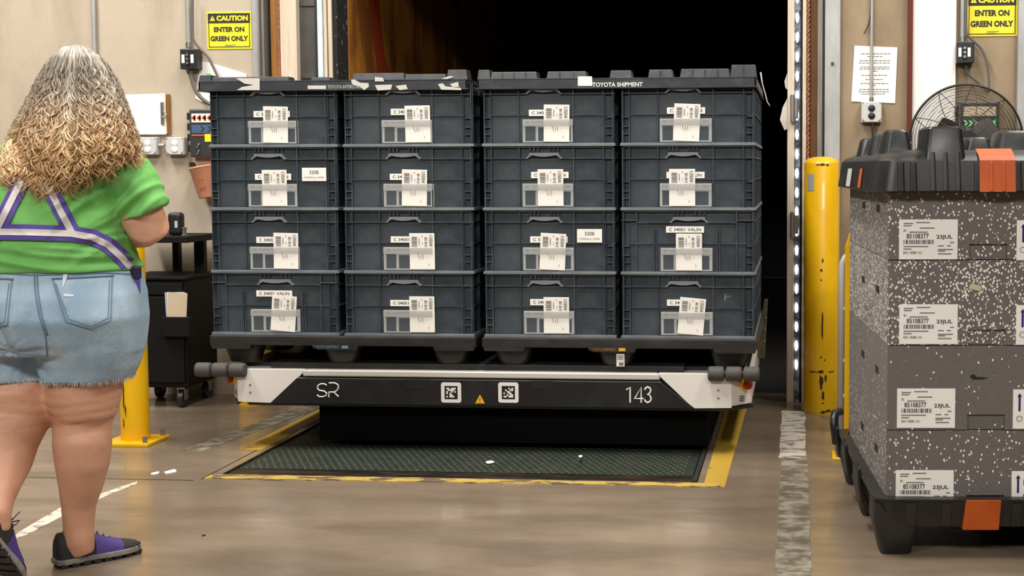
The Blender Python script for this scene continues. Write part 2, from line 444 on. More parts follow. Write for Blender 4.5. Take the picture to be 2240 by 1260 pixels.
# back wall either side of the dock opening
wl = MB(); wl.box(-9, -2.98, WALL, WALL + 0.25, 0, 5.5)
wall_l = struct(wl.build('wall_left', 'concrete_wall'), 'pale stained concrete wall left of the dock opening')
wr = MB(); wr.box(0.20, 0.585, WALL, WALL + 0.25, 0, 5.5); wr.box(0.585, 6, WALL + 0.0, WALL + 0.25, 0, 5.5)
wall_r = struct(wr.build('wall_right', 'concrete_wall_brown'), 'brown stained concrete wall right of the dock opening')
wt = MB(); wt.box(-2.98, 0.20, WALL, WALL + 0.25, 3.0, 5.5)
struct(wt.build('wall_top', 'concrete_wall'), 'concrete wall above the dock opening')

# trailer backed onto the dock
tr = thing('trailer', 'dark open truck trailer with wooden inner wall behind the dock opening', 'trailer', (-1.32, 8.0, 0))
TL, TR_, TY0, TY1 = -2.545, -0.03, 7.66, 16.0
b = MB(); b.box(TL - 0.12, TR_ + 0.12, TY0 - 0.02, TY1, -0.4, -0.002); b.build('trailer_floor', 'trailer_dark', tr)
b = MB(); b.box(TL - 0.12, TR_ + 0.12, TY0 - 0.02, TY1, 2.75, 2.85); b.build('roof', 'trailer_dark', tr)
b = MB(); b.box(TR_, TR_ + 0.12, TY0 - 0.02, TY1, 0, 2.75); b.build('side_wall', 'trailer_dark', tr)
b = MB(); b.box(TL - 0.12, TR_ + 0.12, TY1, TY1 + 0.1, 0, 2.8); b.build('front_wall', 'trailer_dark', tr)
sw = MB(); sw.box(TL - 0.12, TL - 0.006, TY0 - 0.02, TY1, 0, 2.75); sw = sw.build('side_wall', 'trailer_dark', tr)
for i in range(6):                                  # plywood lining boards
    y0 = TY0 + i * 1.22
    b = MB(); b.box(TL - 0.006, TL + (0.004 if i % 2 else 0.007), y0 + 0.004, y0 + 1.216, 0, 2.75); b.build('lining_board', 'trailer_wood', sw)
b = MB()
b.add([(TL + 0.0085, y, z) for y, z in ((7.95, 2.6), (8.12, 2.6), (8.35, 1.95), (8.6, 1.75), (8.75, 1.55), (8.3, 1.5), (8.2, 1.8))], [tuple(range(6, -1, -1))])
b.build('rust_streak', 'trailer_red', sw)

# dock frame, left jamb then right jamb: every board and rail is its own piece
def X7(px, Y=WALL): return atY(px, 100, Y).x
jl = thing('dock_jamb', 'left dock door frame of metal rails, amber wood and cream board', 'door frame', (-2.8, WALL, 0))
def rail(par, name, x0, x1, y0, y1, m, z1=3.0, bevel=0.002, z0=0.0):
    b = MB(); b.box(x0, x1, y0, y1, z0, z1); return b.build(name, m, par, bevel=bevel)
rail(jl, 'wall_plate', X7(555), X7(571), WALL - 0.02, WALL, 'galv')
rail(jl, 'channel_rail', X7(572), X7(585), WALL - 0.05, WALL + 0.1, 'galv_mid')
rail(jl, 'channel_lip', X7(577), X7(580), WALL - 0.06, WALL - 0.05, 'galv_dark')
rail(jl, 'gap_shade', X7(585), X7(595), WALL + 0.02, WALL + 0.2, 'black_matte')  # black strip paints the shade of an open gap
rail(jl, 'wood_post', X7(594), X7(611), WALL - 0.01, WALL + 0.2, 'wood_amber')
b = MB(); b.tube([(X7(613), WALL - 0.02, z * 0.1) for z in range(31)], 0.008, 6); b.build('rope', 'rope_red', jl)
rail(jl, 'cream_board', X7(616), X7(652), WALL - 0.02, WALL + 0.2, 'wood_cream')
rail(jl, 'seal_curtain', X7(652), X7(691), WALL + 0.03, WALL + 0.22, 'seal_grey')
for z in (2.18, 1.78):
    b = MB(); b.box(X7(655), X7(688), WALL + 0.022, WALL + 0.03, z, z + 0.03); b.build('seal_fold', 'seal_grey', jl, bevel=0.004)
rail(jl, 'edge_strip', X7(690), X7(696), WALL + 0.0, WALL + 0.2, 'black_plastic')
rail(jl, 'light_strip', X7(696), X7(707), WALL - 0.01, WALL + 0.2, 'strip_blue')
rail(jl, 'cream_rail', X7(708), X7(726), WALL - 0.0, WALL + 0.2, 'wood_cream')
rail(jl, 'rail_groove', X7(716), X7(718), WALL - 0.004, WALL, 'wood_brown', bevel=0)
rail(jl, 'brush_seal', X7(727), X7(737), WALL + 0.01, WALL + 0.24, 'brush_black')

jr = thing('dock_jamb', 'right dock door frame with bright light string, rope and grey plate', 'door frame', (0.1, WALL, 0))
rail(jr, 'cream_rail', X7(1723), X7(1738), WALL - 0.03, WALL + 0.2, 'wood_cream')
ls = rail(jr, 'light_strip', X7(1738), X7(1751), WALL - 0.02, WALL + 0.2, 'clear_strip')
z = 0.15; xm = X7(1745)
for i in range(23):
    b = MB(); b.lathe([(0.003, 0), (0.008, 0.012), (0.0095, 0.028), (0.008, 0.044), (0.003, 0.055)], (xm - 0.002, WALL - 0.026, 0.18 + i * 0.104), 10)
    b.build('light_bulb', 'led', ls, smooth=True)
rail(jr, 'dark_groove', X7(1751), X7(1756), WALL - 0.0, WALL + 0.2, 'black_plastic')
rail(jr, 'cream_trim', X7(1756), X7(1764), WALL - 0.03, WALL + 0.2, 'wood_cream')
b = MB()
for k in (0, math.pi):
    b.tube([(X7(1768) + 0.005 * math.cos(z * 120 + k), WALL - 0.03 + 0.005 * math.sin(z * 120 + k), z) for z in [0.5 + i * 0.01 for i in range(250)]], 0.006, 5)
b.build('rope', 'rope_red', jr, smooth=True)
rail(jr, 'wood_post', X7(1772), X7(1788), WALL - 0.015, WALL + 0.2, 'wood_brown')
rail(jr, 'channel_rail', X7(1788), X7(1799), WALL - 0.05, WALL + 0.1, 'galv_mid')
rail(jr, 'channel_lip', X7(1799), X7(1804), WALL - 0.02, WALL + 0.1, 'galv_dark')
rail(jr, 'wall_plate', X7(1804), X7(1838), WALL - 0.03, WALL, 'galv')
q = atY(1821, 139, WALL - 0.03)
b = MB(); b.cyl((q.x, q.y - 0.01, q.z), (q.x, q.y, q.z), 0.009, 8); b.build('bolt', 'galv_dark', jr)
for k, (y0, y1) in enumerate(((205, 268), (462, 520))):
    a = atY(1729, y0, WALL - 0.05); c = atY(1738, y1, WALL - 0.05)
    b = MB(); b.box(a.x, c.x, WALL - 0.07, WALL - 0.03, c.z, a.z); b.box(a.x + 0.003, c.x + 0.02, WALL - 0.055, WALL - 0.03, c.z + 0.02, a.z - 0.02)
    b.build('latch', 'steel', jr, bevel=0.006)
for k, pl in enumerate((((1722, 215), (1712, 235), (1706, 262), (1716, 285), (1722, 282)), ((1722, 160), (1716, 178), (1718, 192), (1722, 196)))):
    pp = [atY(u, v, WALL + 0.02) for u, v in pl]
    b = MB(); b.prism([(q.x, q.z) for q in pp], WALL + 0.02, WALL + 0.028); b.build('torn_film', 'film_white', jr)
# unseen dark block added to keep light out above the trailer
b = MB(); b.box(-2.98, 0.2, WALL + 0.05, WALL + 0.3, 2.7, 3.05); b.build('light_block', 'black_matte', jl)

# wall features on the right: rust strip, white panel, grey column
b = MB(); b.box(X7(1985), X7(1995), WALL - 0.05, WALL, 0, 4); struct(b.build('trim_1', 'rust_red'), 'rust red vertical steel strip beside the white panel')
b = MB(); b.box(X7(1995), X7(2090), WALL - 0.03, WALL, 0, 4); struct(b.build('trim_2', 'panel_white', bevel=0.003), 'plain white vertical panel on the right wall')
b = MB(); b.box(X7(2224), X7(2224) + 0.3, WALL - 0.05, WALL, 0, 4); struct(b.build('trim_3', 'galv', bevel=0.003), 'light grey steel plate at the right edge of the picture')

# dock leveller
lv = thing('dock_leveller', 'green diamond plate dock leveller deck under the robot', 'dock leveller', (-1.4, 6.5, 0))
b = MB(); b.box(LX0 + 0.012, LX1 - 0.03, LY0 + 0.135, YB - 0.02, -0.03, -0.004); b.build('deck_plate', 'deck_green', lv)
b = MB(); b.box(LX0 + 0.006, LX1 - 0.02, LY0 + 0.004, LY0 + 0.13, -0.05, -0.003); b.build('hinge_plate', 'deck_black', lv, bevel=0.003)
b = MB(); b.box(LX1 - 0.022, LX1 - 0.004, LY0 + 0.004, YB - 0.05, -0.06, 0.006); b.build('toe_guard', 'black_matte', lv)
b = MB(); b.box(LX0 + 0.0, LX0 + 0.010, LY0 + 0.004, YB - 0.05, -0.06, 0.003); b.build('toe_guard', 'deck_black', lv)
b = MB(); nx, ny = 58, 42
for j in range(ny):
    for i in range(nx):
        cx = LX0 + 0.04 + (i + 0.5 * (j % 2)) * (1.9 / nx); cy = LY0 + 0.15 + j * 0.033
        sg = 1 if (i + j) % 2 else -1
        a = Vector((math.cos(0.6 * sg), math.sin(0.6 * sg), 0)); n_ = Vector((-a.y, a.x, 0)); c_ = Vector((cx, cy, -0.004))
        b.add([c_ - a * 0.010, c_ - n_ * 0.004, c_ + a * 0.010, c_ + n_ * 0.004, c_ + Vector((0, 0, 0.0022))], [(0, 1, 4), (1, 2, 4), (2, 3, 4), (3, 0, 4)])
stuff(b.build('tread_lugs', 'deck_lug', lv))

# ================================================================== BOLLARDS
def bollard(p, r, h, label, plate=0.0, name='bollard', chips=()):
    t = thing(name, label, 'bollard', (p[0], p[1], 0), 'yellow steel bollards')
    x, y = p[0], p[1]
    z0 = 0.016 if plate else 0.0
    prof = [(r, z0), (r, h - 0.035), (r * 0.97, h - 0.03), (r * 0.8, h - 0.012), (r * 0.45, h - 0.002), (0.01, h)]
    b = MB(); b.lathe(prof, (x, y, 0), 40); post = b.build('post', 'paint_yellow', t, smooth=True, angle=40)
    if plate:
        b = MB(); b.box(x - plate, x + plate, y - plate, y + plate, 0, 0.016); b.build('base_plate', 'paint_yellow', t, bevel=0.003)
        for sx in (-1, 1):
            for sy in (-1, 1):
                b = MB(); b.cyl((x + sx * plate * 0.78, y + sy * plate * 0.78, 0.016), (x + sx * plate * 0.78, y + sy * plate * 0.78, 0.045), 0.011, 6)
                b.build('anchor_bolt', 'steel', t)
    for (ang, z, w, hh, sd) in chips:                # worn patches on the curved paint
        rnd = random.Random(sd); b = MB(); n = 12; pts = []
        for i in range(n):
            th = 2 * math.pi * i / n; rr = rnd.uniform(0.55, 1.0)
            a = ang + w * rr * math.cos(th) / r; zz = z + hh * rr * math.sin(th)
            pts.append((x + (r + 0.0006) * math.sin(a), y - (r + 0.0006) * math.cos(a), zz))
        a = ang; pts.append((x + (r + 0.0008) * math.sin(a), y - (r + 0.0008) * math.cos(a), z))
        b.add(pts, [(i, (i + 1) % n, n) for i in range(n)]); b.build('paint_chip', 'paint_chip', post)
    return t
bollard((-3.09, 6.12), 0.0645, 1.05, 'yellow bollard on a bolted base plate behind the person', plate=0.115,
        chips=((-0.35, 0.22, 0.006, 0.09, 1), (-0.2, 0.16, 0.004, 0.04, 2), (-0.4, 0.1, 0.005, 0.03, 3)))
bollard((0.128, 7.17), 0.092, 1.335, 'tall scuffed yellow bollard right of the dock opening', chips=(
    (0.05, 0.46, 0.006, 0.105, 1), (0.0, 0.17, 0.012, 0.05, 2), (0.1, 0.10, 0.01, 0.03, 3), (0.0, 0.225, 0.02, 0.012, 4), (0.25, 0.19, 0.008, 0.02, 5),
    (-0.5, 0.222, 0.03, 0.005, 6), (0.6, 0.222, 0.03, 0.005, 7), (-0.02, 0.30, 0.006, 0.008, 8), (0.2, 0.285, 0.005, 0.008, 9), (-0.02, 0.75, 0.008, 0.01, 10),
    (0.05, 0.80, 0.006, 0.015, 11), (0.4, 0.02, 0.02, 0.01, 12), (0.1, 0.012, 0.02, 0.01, 13), (0.0, 1.293, 0.02, 0.007, 14), (0.3, 1.292, 0.012, 0.006, 15),
    (-0.25, 1.292, 0.012, 0.005, 16), (0.1, 0.06, 0.006, 0.006, 17), (-0.02, 0.70, 0.005, 0.008, 18)))
bollard((-2.94, 7.18), 0.085, 1.0, 'yellow bollard mostly hidden behind the loaded robot, its foot showing', chips=((0.2, 0.02, 0.03, 0.012, 4),))
# torn film sticker on the tall bollard
b = MB(); pts = []
for i in range(5):
    a = -0.95 + 0.5 * i / 4
    pts += [(0.128 + 0.0935 * math.sin(a), 7.17 - 0.0935 * math.cos(a), 1.16), (0.128 + 0.0935 * math.sin(a), 7.17 - 0.0935 * math.cos(a), 1.25 - 0.01 * (i % 2))]
b.add(pts, [(2 * i, 2 * i + 2, 2 * i + 3, 2 * i + 1) for i in range(4)])
tag(b.build('torn_sticker', 'holder_clear'), 'torn clear sticker on the tall yellow bollard', 'sticker')

# slim guard post with slanted top, behind the foam stack
t = thing('guard_post', 'slim yellow guard post with slanted top behind the foam stack', 'post', (0.245, 6.05, 0))
q0 = atY(1848, 900, 6.05).x; ztop = atY(1858, 500, 6.05).z; zk = atY(1848, 540, 6.05).z
b = MB(); b.prism([(q0 - 0.002, 0.01), (q0 + 0.10, 0.01), (q0 + 0.10, ztop + 0.12), (q0 + 0.022, ztop), (q0 - 0.002, zk)], 6.02, 6.075); b.build('post', 'paint_yellow', t, bevel=0.003)
b = MB(); b.box(q0 - 0.055, q0 + 0.15, 5.96, 6.12, 0, 0.012); b.build('base_plate', 'paint_yellow', t, bevel=0.002)
for yy in (5.985, 6.09):
    b = MB(); b.cyl((q0 - 0.03, yy, 0.012), (q0 - 0.03, yy, 0.04), 0.012, 6); b.build('anchor_bolt', 'steel', t)
# pale tubular rack leaning by it
t = thing('tube_rack', 'pale grey tubular rack standing behind the slim yellow post', 'rack', (0.30, 6.6, 0))
xr = atY(1840, 700, 6.6).x
b = MB(); pts = [(xr, 6.6, 0.0), (xr, 6.6, 0.80)] + [(xr + 0.08 - 0.08 * math.cos(a), 6.6, 0.80 + 0.08 * math.sin(a)) for a in (0.3, 0.6, 0.9, 1.2, 1.57)] + [(xr + 0.5, 6.6, 0.88), (xr + 0.5, 6.6, 0)]
b.tube(pts, 0.014, 10); b.build('tube_frame', 'cover_grey', t, smooth=True)
for z in (0.18, 0.35, 0.6):
    b = MB(); b.cyl((xr, 6.6, z), (xr + 0.5, 6.6, z), 0.01, 8); b.build('cross_bar', 'cover_grey', t, smooth=True)

# ================================================================== ROBOT (low white transport vehicle)
RY = 6.02
rb = thing('transport_robot', 'low white and black transport robot numbered 143 carrying the tote load', 'robot', (-1.4, 6.6, 0))
def PX(u, v, Y=RY): q = atY(u, v, Y); return (q.x, q.z)
Z_T, Z_B = 0.368, 0.212
b = MB(); b.box(-2.50, -0.30, RY + 0.02, 7.35, Z_B + 0.01, Z_T - 0.01); b.build('chassis', 'robot_black', rb)
# front bumper beam: white ends with chamfered corners, silver top bar, black panel
def ends(side):
    xo, xc, xi = (-2.60, -2.545, -2.22) if side < 0 else (-0.20, -0.285, -0.62)
    xb = -2.385 if side < 0 else -0.455
    fr = [(xi, Z_T), (xc, Z_T), (xc, Z_B + 0.004), (xb, Z_B)]
    fr = fr if side < 0 else [(x, z) for x, z in fr][::-1]
    b = MB(); b.prism([(x, z) for x, z in fr], RY - 0.004, RY + 0.12)
    b.build('front_corner', 'robot_white', rb, bevel=0.002)
    ch = [(xc, RY - 0.004), (xc, RY + 0.16), (xo, RY + 0.16), (xo, RY + 0.09)]
    if side > 0: ch = ch[::-1]
    b = MB(); b.slab(ch[::-1], Z_B + 0.012, Z_T - 0.02); c = b.build('chamfer_panel', 'robot_white', rb, bevel=0.002)
    # side skirt
    b = MB(); b.box(min(xo, xo - side * 0.02), max(xo, xo - side * 0.02), RY + 0.16, 7.35, Z_B + 0.012, Z_T - 0.02); b.build('side_skirt', 'robot_white', rb, bevel=0.002)
    ch = [(xc, RY - 0.012), (xc, RY + 0.2), (xo + side * 0.008, RY + 0.2), (xo + side * 0.008, RY + 0.085)]
    if side > 0: ch = ch[::-1]
    b = MB(); b.slab(ch[::-1], Z_B - 0.006, Z_B + 0.008); b.build('corner_foot', 'black_plastic', rb)
    # emergency stop on the chamfer
    d = Vector((xo - xc, 0.094, 0)).normalized(); nrm = Vector((d.y * (1 if side > 0 else -1), -abs(d.x), 0)).normalized()
    cc = Vector(((xo + xc) / 2, RY + 0.043, 0.318)) + d * 0.012
    b = MB(); b.cyl(cc, cc + nrm * 0.012, 0.028, 20); b.build('stop_base', 'estop_yellow', rb)
    b = MB(); b.tube([cc + nrm * 0.012, cc + nrm * 0.022, cc + nrm * 0.034, cc + nrm * 0.04], [0.014, 0.024, 0.024, 0.012], 20); b.build('stop_button', 'estop_red', rb, smooth=True, angle=40)
    ce = Vector(((xo + xc) / 2, RY + 0.043, 0.252)) + nrm * 0.002
    b = MB(); hx = d * 0.014
    for (w, h, m, o_) in ((1.0, 0.012, 'ink', 0.0), (0.75, 0.008, 'robot_white', 0.001), (0.5, 0.004, 'ink', 0.002)):
        b = MB(); a = ce + nrm * o_; s_ = hx * w if side > 0 else -hx * w
        b.add([a - s_ - Vector((0, 0, h)), a + s_ - Vector((0, 0, h)), a + s_ + Vector((0, 0, h)), a - s_ + Vector((0, 0, h))], [(0, 1, 2, 3)]); b.build('emblem', m, c)
    for zz in (0.29, 0.325):
        b = MB(); xx = xc - side * 0.06; b.cyl((xx, RY - 0.0065, zz - 0.03), (xx, RY - 0.003, zz - 0.03), 0.005, 8); b.build('screw', 'ink_grey', rb)
    # foam roller bumper
    xa, xe = (-2.735, -2.495) if side < 0 else (-0.392, -0.158)
    yr = RY - 0.02; zr = atY(490 if side < 0 else 1610, 809 if side < 0 else 818, yr).z
    for k in range(3):
        w = (xe - xa) / 3
        prof = [(0.02, xa + k * w + 0.003), (0.031, xa + k * w + 0.006), (0.033, xa + k * w + 0.015), (0.033, xa + (k + 1) * w - 0.015), (0.031, xa + (k + 1) * w - 0.006), (0.02, xa + (k + 1) * w - 0.003)]
        b = MB(); b.tube([(x, yr, zr) for r, x in prof], [r for r, x in prof], 24); b.build('foam_roller', 'foam_roller', rb, smooth=True)
    b = MB(); b.cyl((xa + 0.004, yr, zr), (xe - 0.004, yr, zr), 0.016, 10); b.box(xa + 0.08, xa + 0.16, yr, RY + 0.3, zr - 0.012, zr + 0.012); b.build('roller_axle', 'black_plastic', rb)
ends(-1); ends(1)
b = MB(); b.prism([(-2.235, Z_T), (-2.235, 0.338), (-0.605, 0.338), (-0.605, Z_T)], RY - 0.012, RY + 0.1); b.build('top_bar', 'robot_silver', rb, bevel=0.006)
b = MB(); b.prism([(-2.265, 0.331), (-2.265, 0.322), (-0.6, 0.322), (-0.6, 0.331)], RY - 0.006, RY + 0.1); b.build('bar_edge', 'ink_grey', rb)
pts = [PX(597, 884), PX(1517, 893), PX(1450, 836), PX(655, 829)]
pts = [(-2.393, Z_B), (-0.447, Z_B), (-0.60, 0.329), (-2.265, 0.329)]
fp = MB(); fp.prism(pts, RY - 0.008, RY + 0.05); fp = fp.build('front_panel', 'robot_black', rb, bevel=0.002)
b = MB(); b.box(-2.5, -0.3, RY + 0.01, RY + 0.1, Z_B - 0.012, Z_B); b.build('lower_lip', 'black_plastic', rb)
yf = RY - 0.0092
for (u0, u1) in ((890, 940), (1163, 1212)):
    x0, _ = PX(u0, 840); x1, z0 = PX(u1, 850)
    b = MB(); b.rect(x0, x1, z0, 0.329, yf); b.build('recess_shade', 'robot_void', fp)  # flat dark rectangle paints the shade of a recess
# logo letters
def stroke(pix, r=0.0033, y=yf):
    b = MB(); b.tube([(PX(u, v)[0], y, PX(u, v)[1]) for u, v in pix], r, 6); return b
b = stroke([(716, 842), (711, 839), (703, 839), (697, 843), (696, 849), (700, 853), (711, 855), (716, 859), (715, 864), (709, 867), (700, 867), (695, 863)])
for s_ in ([(721, 837), (734, 837), (741, 841), (742, 848), (738, 854), (732, 857), (721, 857), (721, 868)], [(732, 857), (742, 867)]):
    b2 = stroke(s_); b.add(b2.v, b2.f)
b.build('logo_letters', 'robot_print', fp)
b = stroke([(1371, 852), (1379, 846), (1379, 880)], 0.0040)
for s_ in ([(1403, 880), (1403, 846), (1389, 871), (1408, 871)], [(1411, 852), (1413, 848), (1417, 846), (1422, 848), (1424, 853), (1422, 859), (1417, 862), (1422, 864), (1425, 871), (1423, 877), (1417, 880), (1413, 878), (1410, 873)]):
    b2 = stroke(s_, 0.0040); b.add(b2.v, b2.f)
b.build('fleet_number', 'robot_print', fp)
F1 = ["110111", "011110", "100101", "101000", "001100", "101110"]; F2 = ["000101", "010011", "001100", "100110", "001011", "110111"]
for (u, pat) in ((988, F1), (1113, F2)):
    x, z = PX(u, 858); s_ = 0.046
    k = 0.01; poly = []
    for cx, cz, a0 in ((1, 1, 0), (-1, 1, 90), (-1, -1, 180), (1, -1, 270)):
        for da in (0, 30, 60, 90):
            a = math.radians(a0 + da); poly.append((x + cx * (s_ - k) + k * math.cos(a), z + cz * (s_ - k) + k * math.sin(a)))
    b = MB(); b.prism(poly, yf - 0.001, yf + 0.001); tg = b.build('marker_plate', 'robot_print', fp)
    b = MB(); b.rect(x - 0.030, x + 0.030, z - 0.030, z + 0.030, yf - 0.0013); b.build('marker_field', 'robot_black', tg)
    b = MB(); c_ = 0.044 / 6
    for r_, row in enumerate(pat):
        for q_, ch in enumerate(row):
            if ch == '1': b.rect(x - 0.022 + q_ * c_, x - 0.022 + (q_ + 1) * c_, z + 0.022 - (r_ + 1) * c_, z + 0.022 - r_ * c_, yf - 0.0016)
    b.build('marker_cells', 'robot_print', tg)
x, z = PX(1051, 873)
b = MB(); b.prism([(x - 0.022, z - 0.018), (x + 0.022, z - 0.018), (x, z + 0.022)], yf - 0.001, yf + 0.001); tg = b.build('warning_triangle', 'estop_yellow', fp)
b = MB(); b.text('!', x, z - 0.003, 0.022, yf - 0.0014, 0.01); b.build('warning_mark', 'ink', tg)
for u, v in ((1225, 844), (1333, 844), (1154, 880), (1303, 881), (1160, 851)):
    x, z = PX(u, v); b = MB(); b.cyl((x, yf - 0.001, z), (x, yf + 0.002, z), 0.004, 8); b.build('panel_screw', 'robot_void', fp)
# platform
b = MB(); b.box(-2.40, -0.50, RY + 0.03, 7.2, Z_T, 0.395); b.build('lift_platform', 'pallet_black', rb, bevel=0.003)
b = MB(); b.box(-2.57, -0.25, RY + 0.10, 7.2, Z_T - 0.015, 0.384); b.build('platform_base', 'black_plastic', rb)
b = MB(); b.box(-2.20, -0.40, RY + 0.10, 7.2, 0.025, Z_B + 0.012); b.build('shade_block', 'shade_black', rb)  # black box added to make the deep shade under the robot
for (x, y) in ((-2.15, 6.5), (-0.68, 6.5), (-2.15, 7.0), (-0.68, 7.0)):
    b = MB(); b.tube([(x - 0.04, y, 0.10), (x + 0.04, y, 0.10)], 0.10, 20); b.build('drive_wheel', 'black_plastic', rb)
# leaning side arm at the rear right
a0 = atY(1652, 830, 7.05); a1 = atY(1676, 655, 7.05)
b = MB(); b.hexa([(a0.x, 7.02, 0.30), (a0.x + 0.05, 7.02, 0.30), (a0.x + 0.05, 7.09, 0.30), (a0.x, 7.09, 0.30),
                  (a1.x - 0.01, 7.02, a1.z), (a1.x + 0.008, 7.02, a1.z), (a1.x + 0.008, 7.09, a1.z), (a1.x - 0.01, 7.09, a1.z)]); arm = b.build('side_arm', 'olive_metal', rb, bevel=0.003)
for k in range(3):
    w = 0.3 + 0.2 * k; b = MB(); xx = a0.x + 0.045 + (a1.x + 0.008 - a0.x - 0.05) * w; zz = 0.30 + (a1.z - 0.30) * w
    b.cyl((xx, 7.018, zz), (xx, 7.012, zz), 0.006, 8); b.build('arm_bolt', 'steel', arm)

# ================================================================== PALLETS
PZ0, PZ1 = 0.395, 0.522
def pallet(x0, label, word, colour):
    w, d = 1.235, 1.14; x1 = x0 + w; y0 = RY - 0.012; y1 = y0 + d
    t = thing('plastic_pallet', label, 'pallet', ((x0 + x1) / 2, (y0 + y1) / 2, PZ0), 'black plastic pallets on the robot')
    zc = 0.470
    b = MB(); b.box(x0, x1, y0, y1, zc + 0.008, PZ1); dk = b.build('deck', 'pallet_black', t, bevel=0.004)
    for (a, c) in ((0, 0.20), (0.49, 0.70), (w - 0.20, w)):
        b = MB(); b.prism([(x0 + a + 0.004, zc + 0.012), (x0 + a + 0.012, zc - 0.008), (x0 + c - 0.012, zc - 0.008), (x0 + c - 0.004, zc + 0.012)], y0 - 0.001, y1); b.build('runner_band', 'pallet_black', t)
    for i, fx in enumerate((0.13, 0.60, w - 0.13)):
        for fy in (0.10, 0.5, d - 0.10):
            b = MB(); n = 14; rg = []
            for z, r in ((PZ0, 0.062), (PZ0 + 0.004, 0.066), (zc, 0.088)):
                rg.append([(x0 + fx + r * math.copysign(abs(math.cos(6.2832 * j / n)) ** 0.6, math.cos(6.2832 * j / n)), y0 + fy + 0.85 * r * math.copysign(abs(math.sin(6.2832 * j / n)) ** 0.6, math.sin(6.2832 * j / n)), z) for j in range(n)])
            b.loft(rg); b.build('foot', 'pallet_black', t, smooth=True, angle=35)
    b = MB(); b.text('TOYOTA SHIPMENT', x0 + 0.545, zc + 0.004, 0.013, y0 - 0.0022, 0.0, width=0.125); b.build('deck_lettering', colour[0], t)
    b = MB(); b.rect(x0 + 0.618, x0 + 0.648, zc - 0.003, zc + 0.011, y0 - 0.0022); b.build('deck_mark', colour[1], t)
    return t
mat('print_blue', srgb(96, 132, 160), 0.6); mat('print_yellow', srgb(216, 176, 40), 0.6); mat('print_amber', srgb(150, 108, 40), 0.6)
pallet(-2.668, 'black plastic pallet under the left pair of tote columns', 'left', ('print_blue', 'print_blue'))
pal_r = pallet(-1.405, 'black plastic pallet under the right pair of tote columns', 'right', ('print_amber', 'print_yellow'))
x, z1 = PX(1348, 774); x2, z0 = PX(1366, 803)
b = MB(); b.box(x, x2, RY + 0.004, RY + 0.006, z0 + 0.002, z1); st = b.build('pallet_tag', 'sticker', pal_r)
b = MB()
for k in range(3): b.rect(x + 0.005, x2 - 0.006, z1 - 0.012 - k * 0.007, z1 - 0.009 - k * 0.007, RY + 0.0035)
b.rect(x + 0.012, x2 - 0.005, z0 + 0.006, z0 + 0.02, RY + 0.0035); b.build('tag_print', 'ink_grey', st)

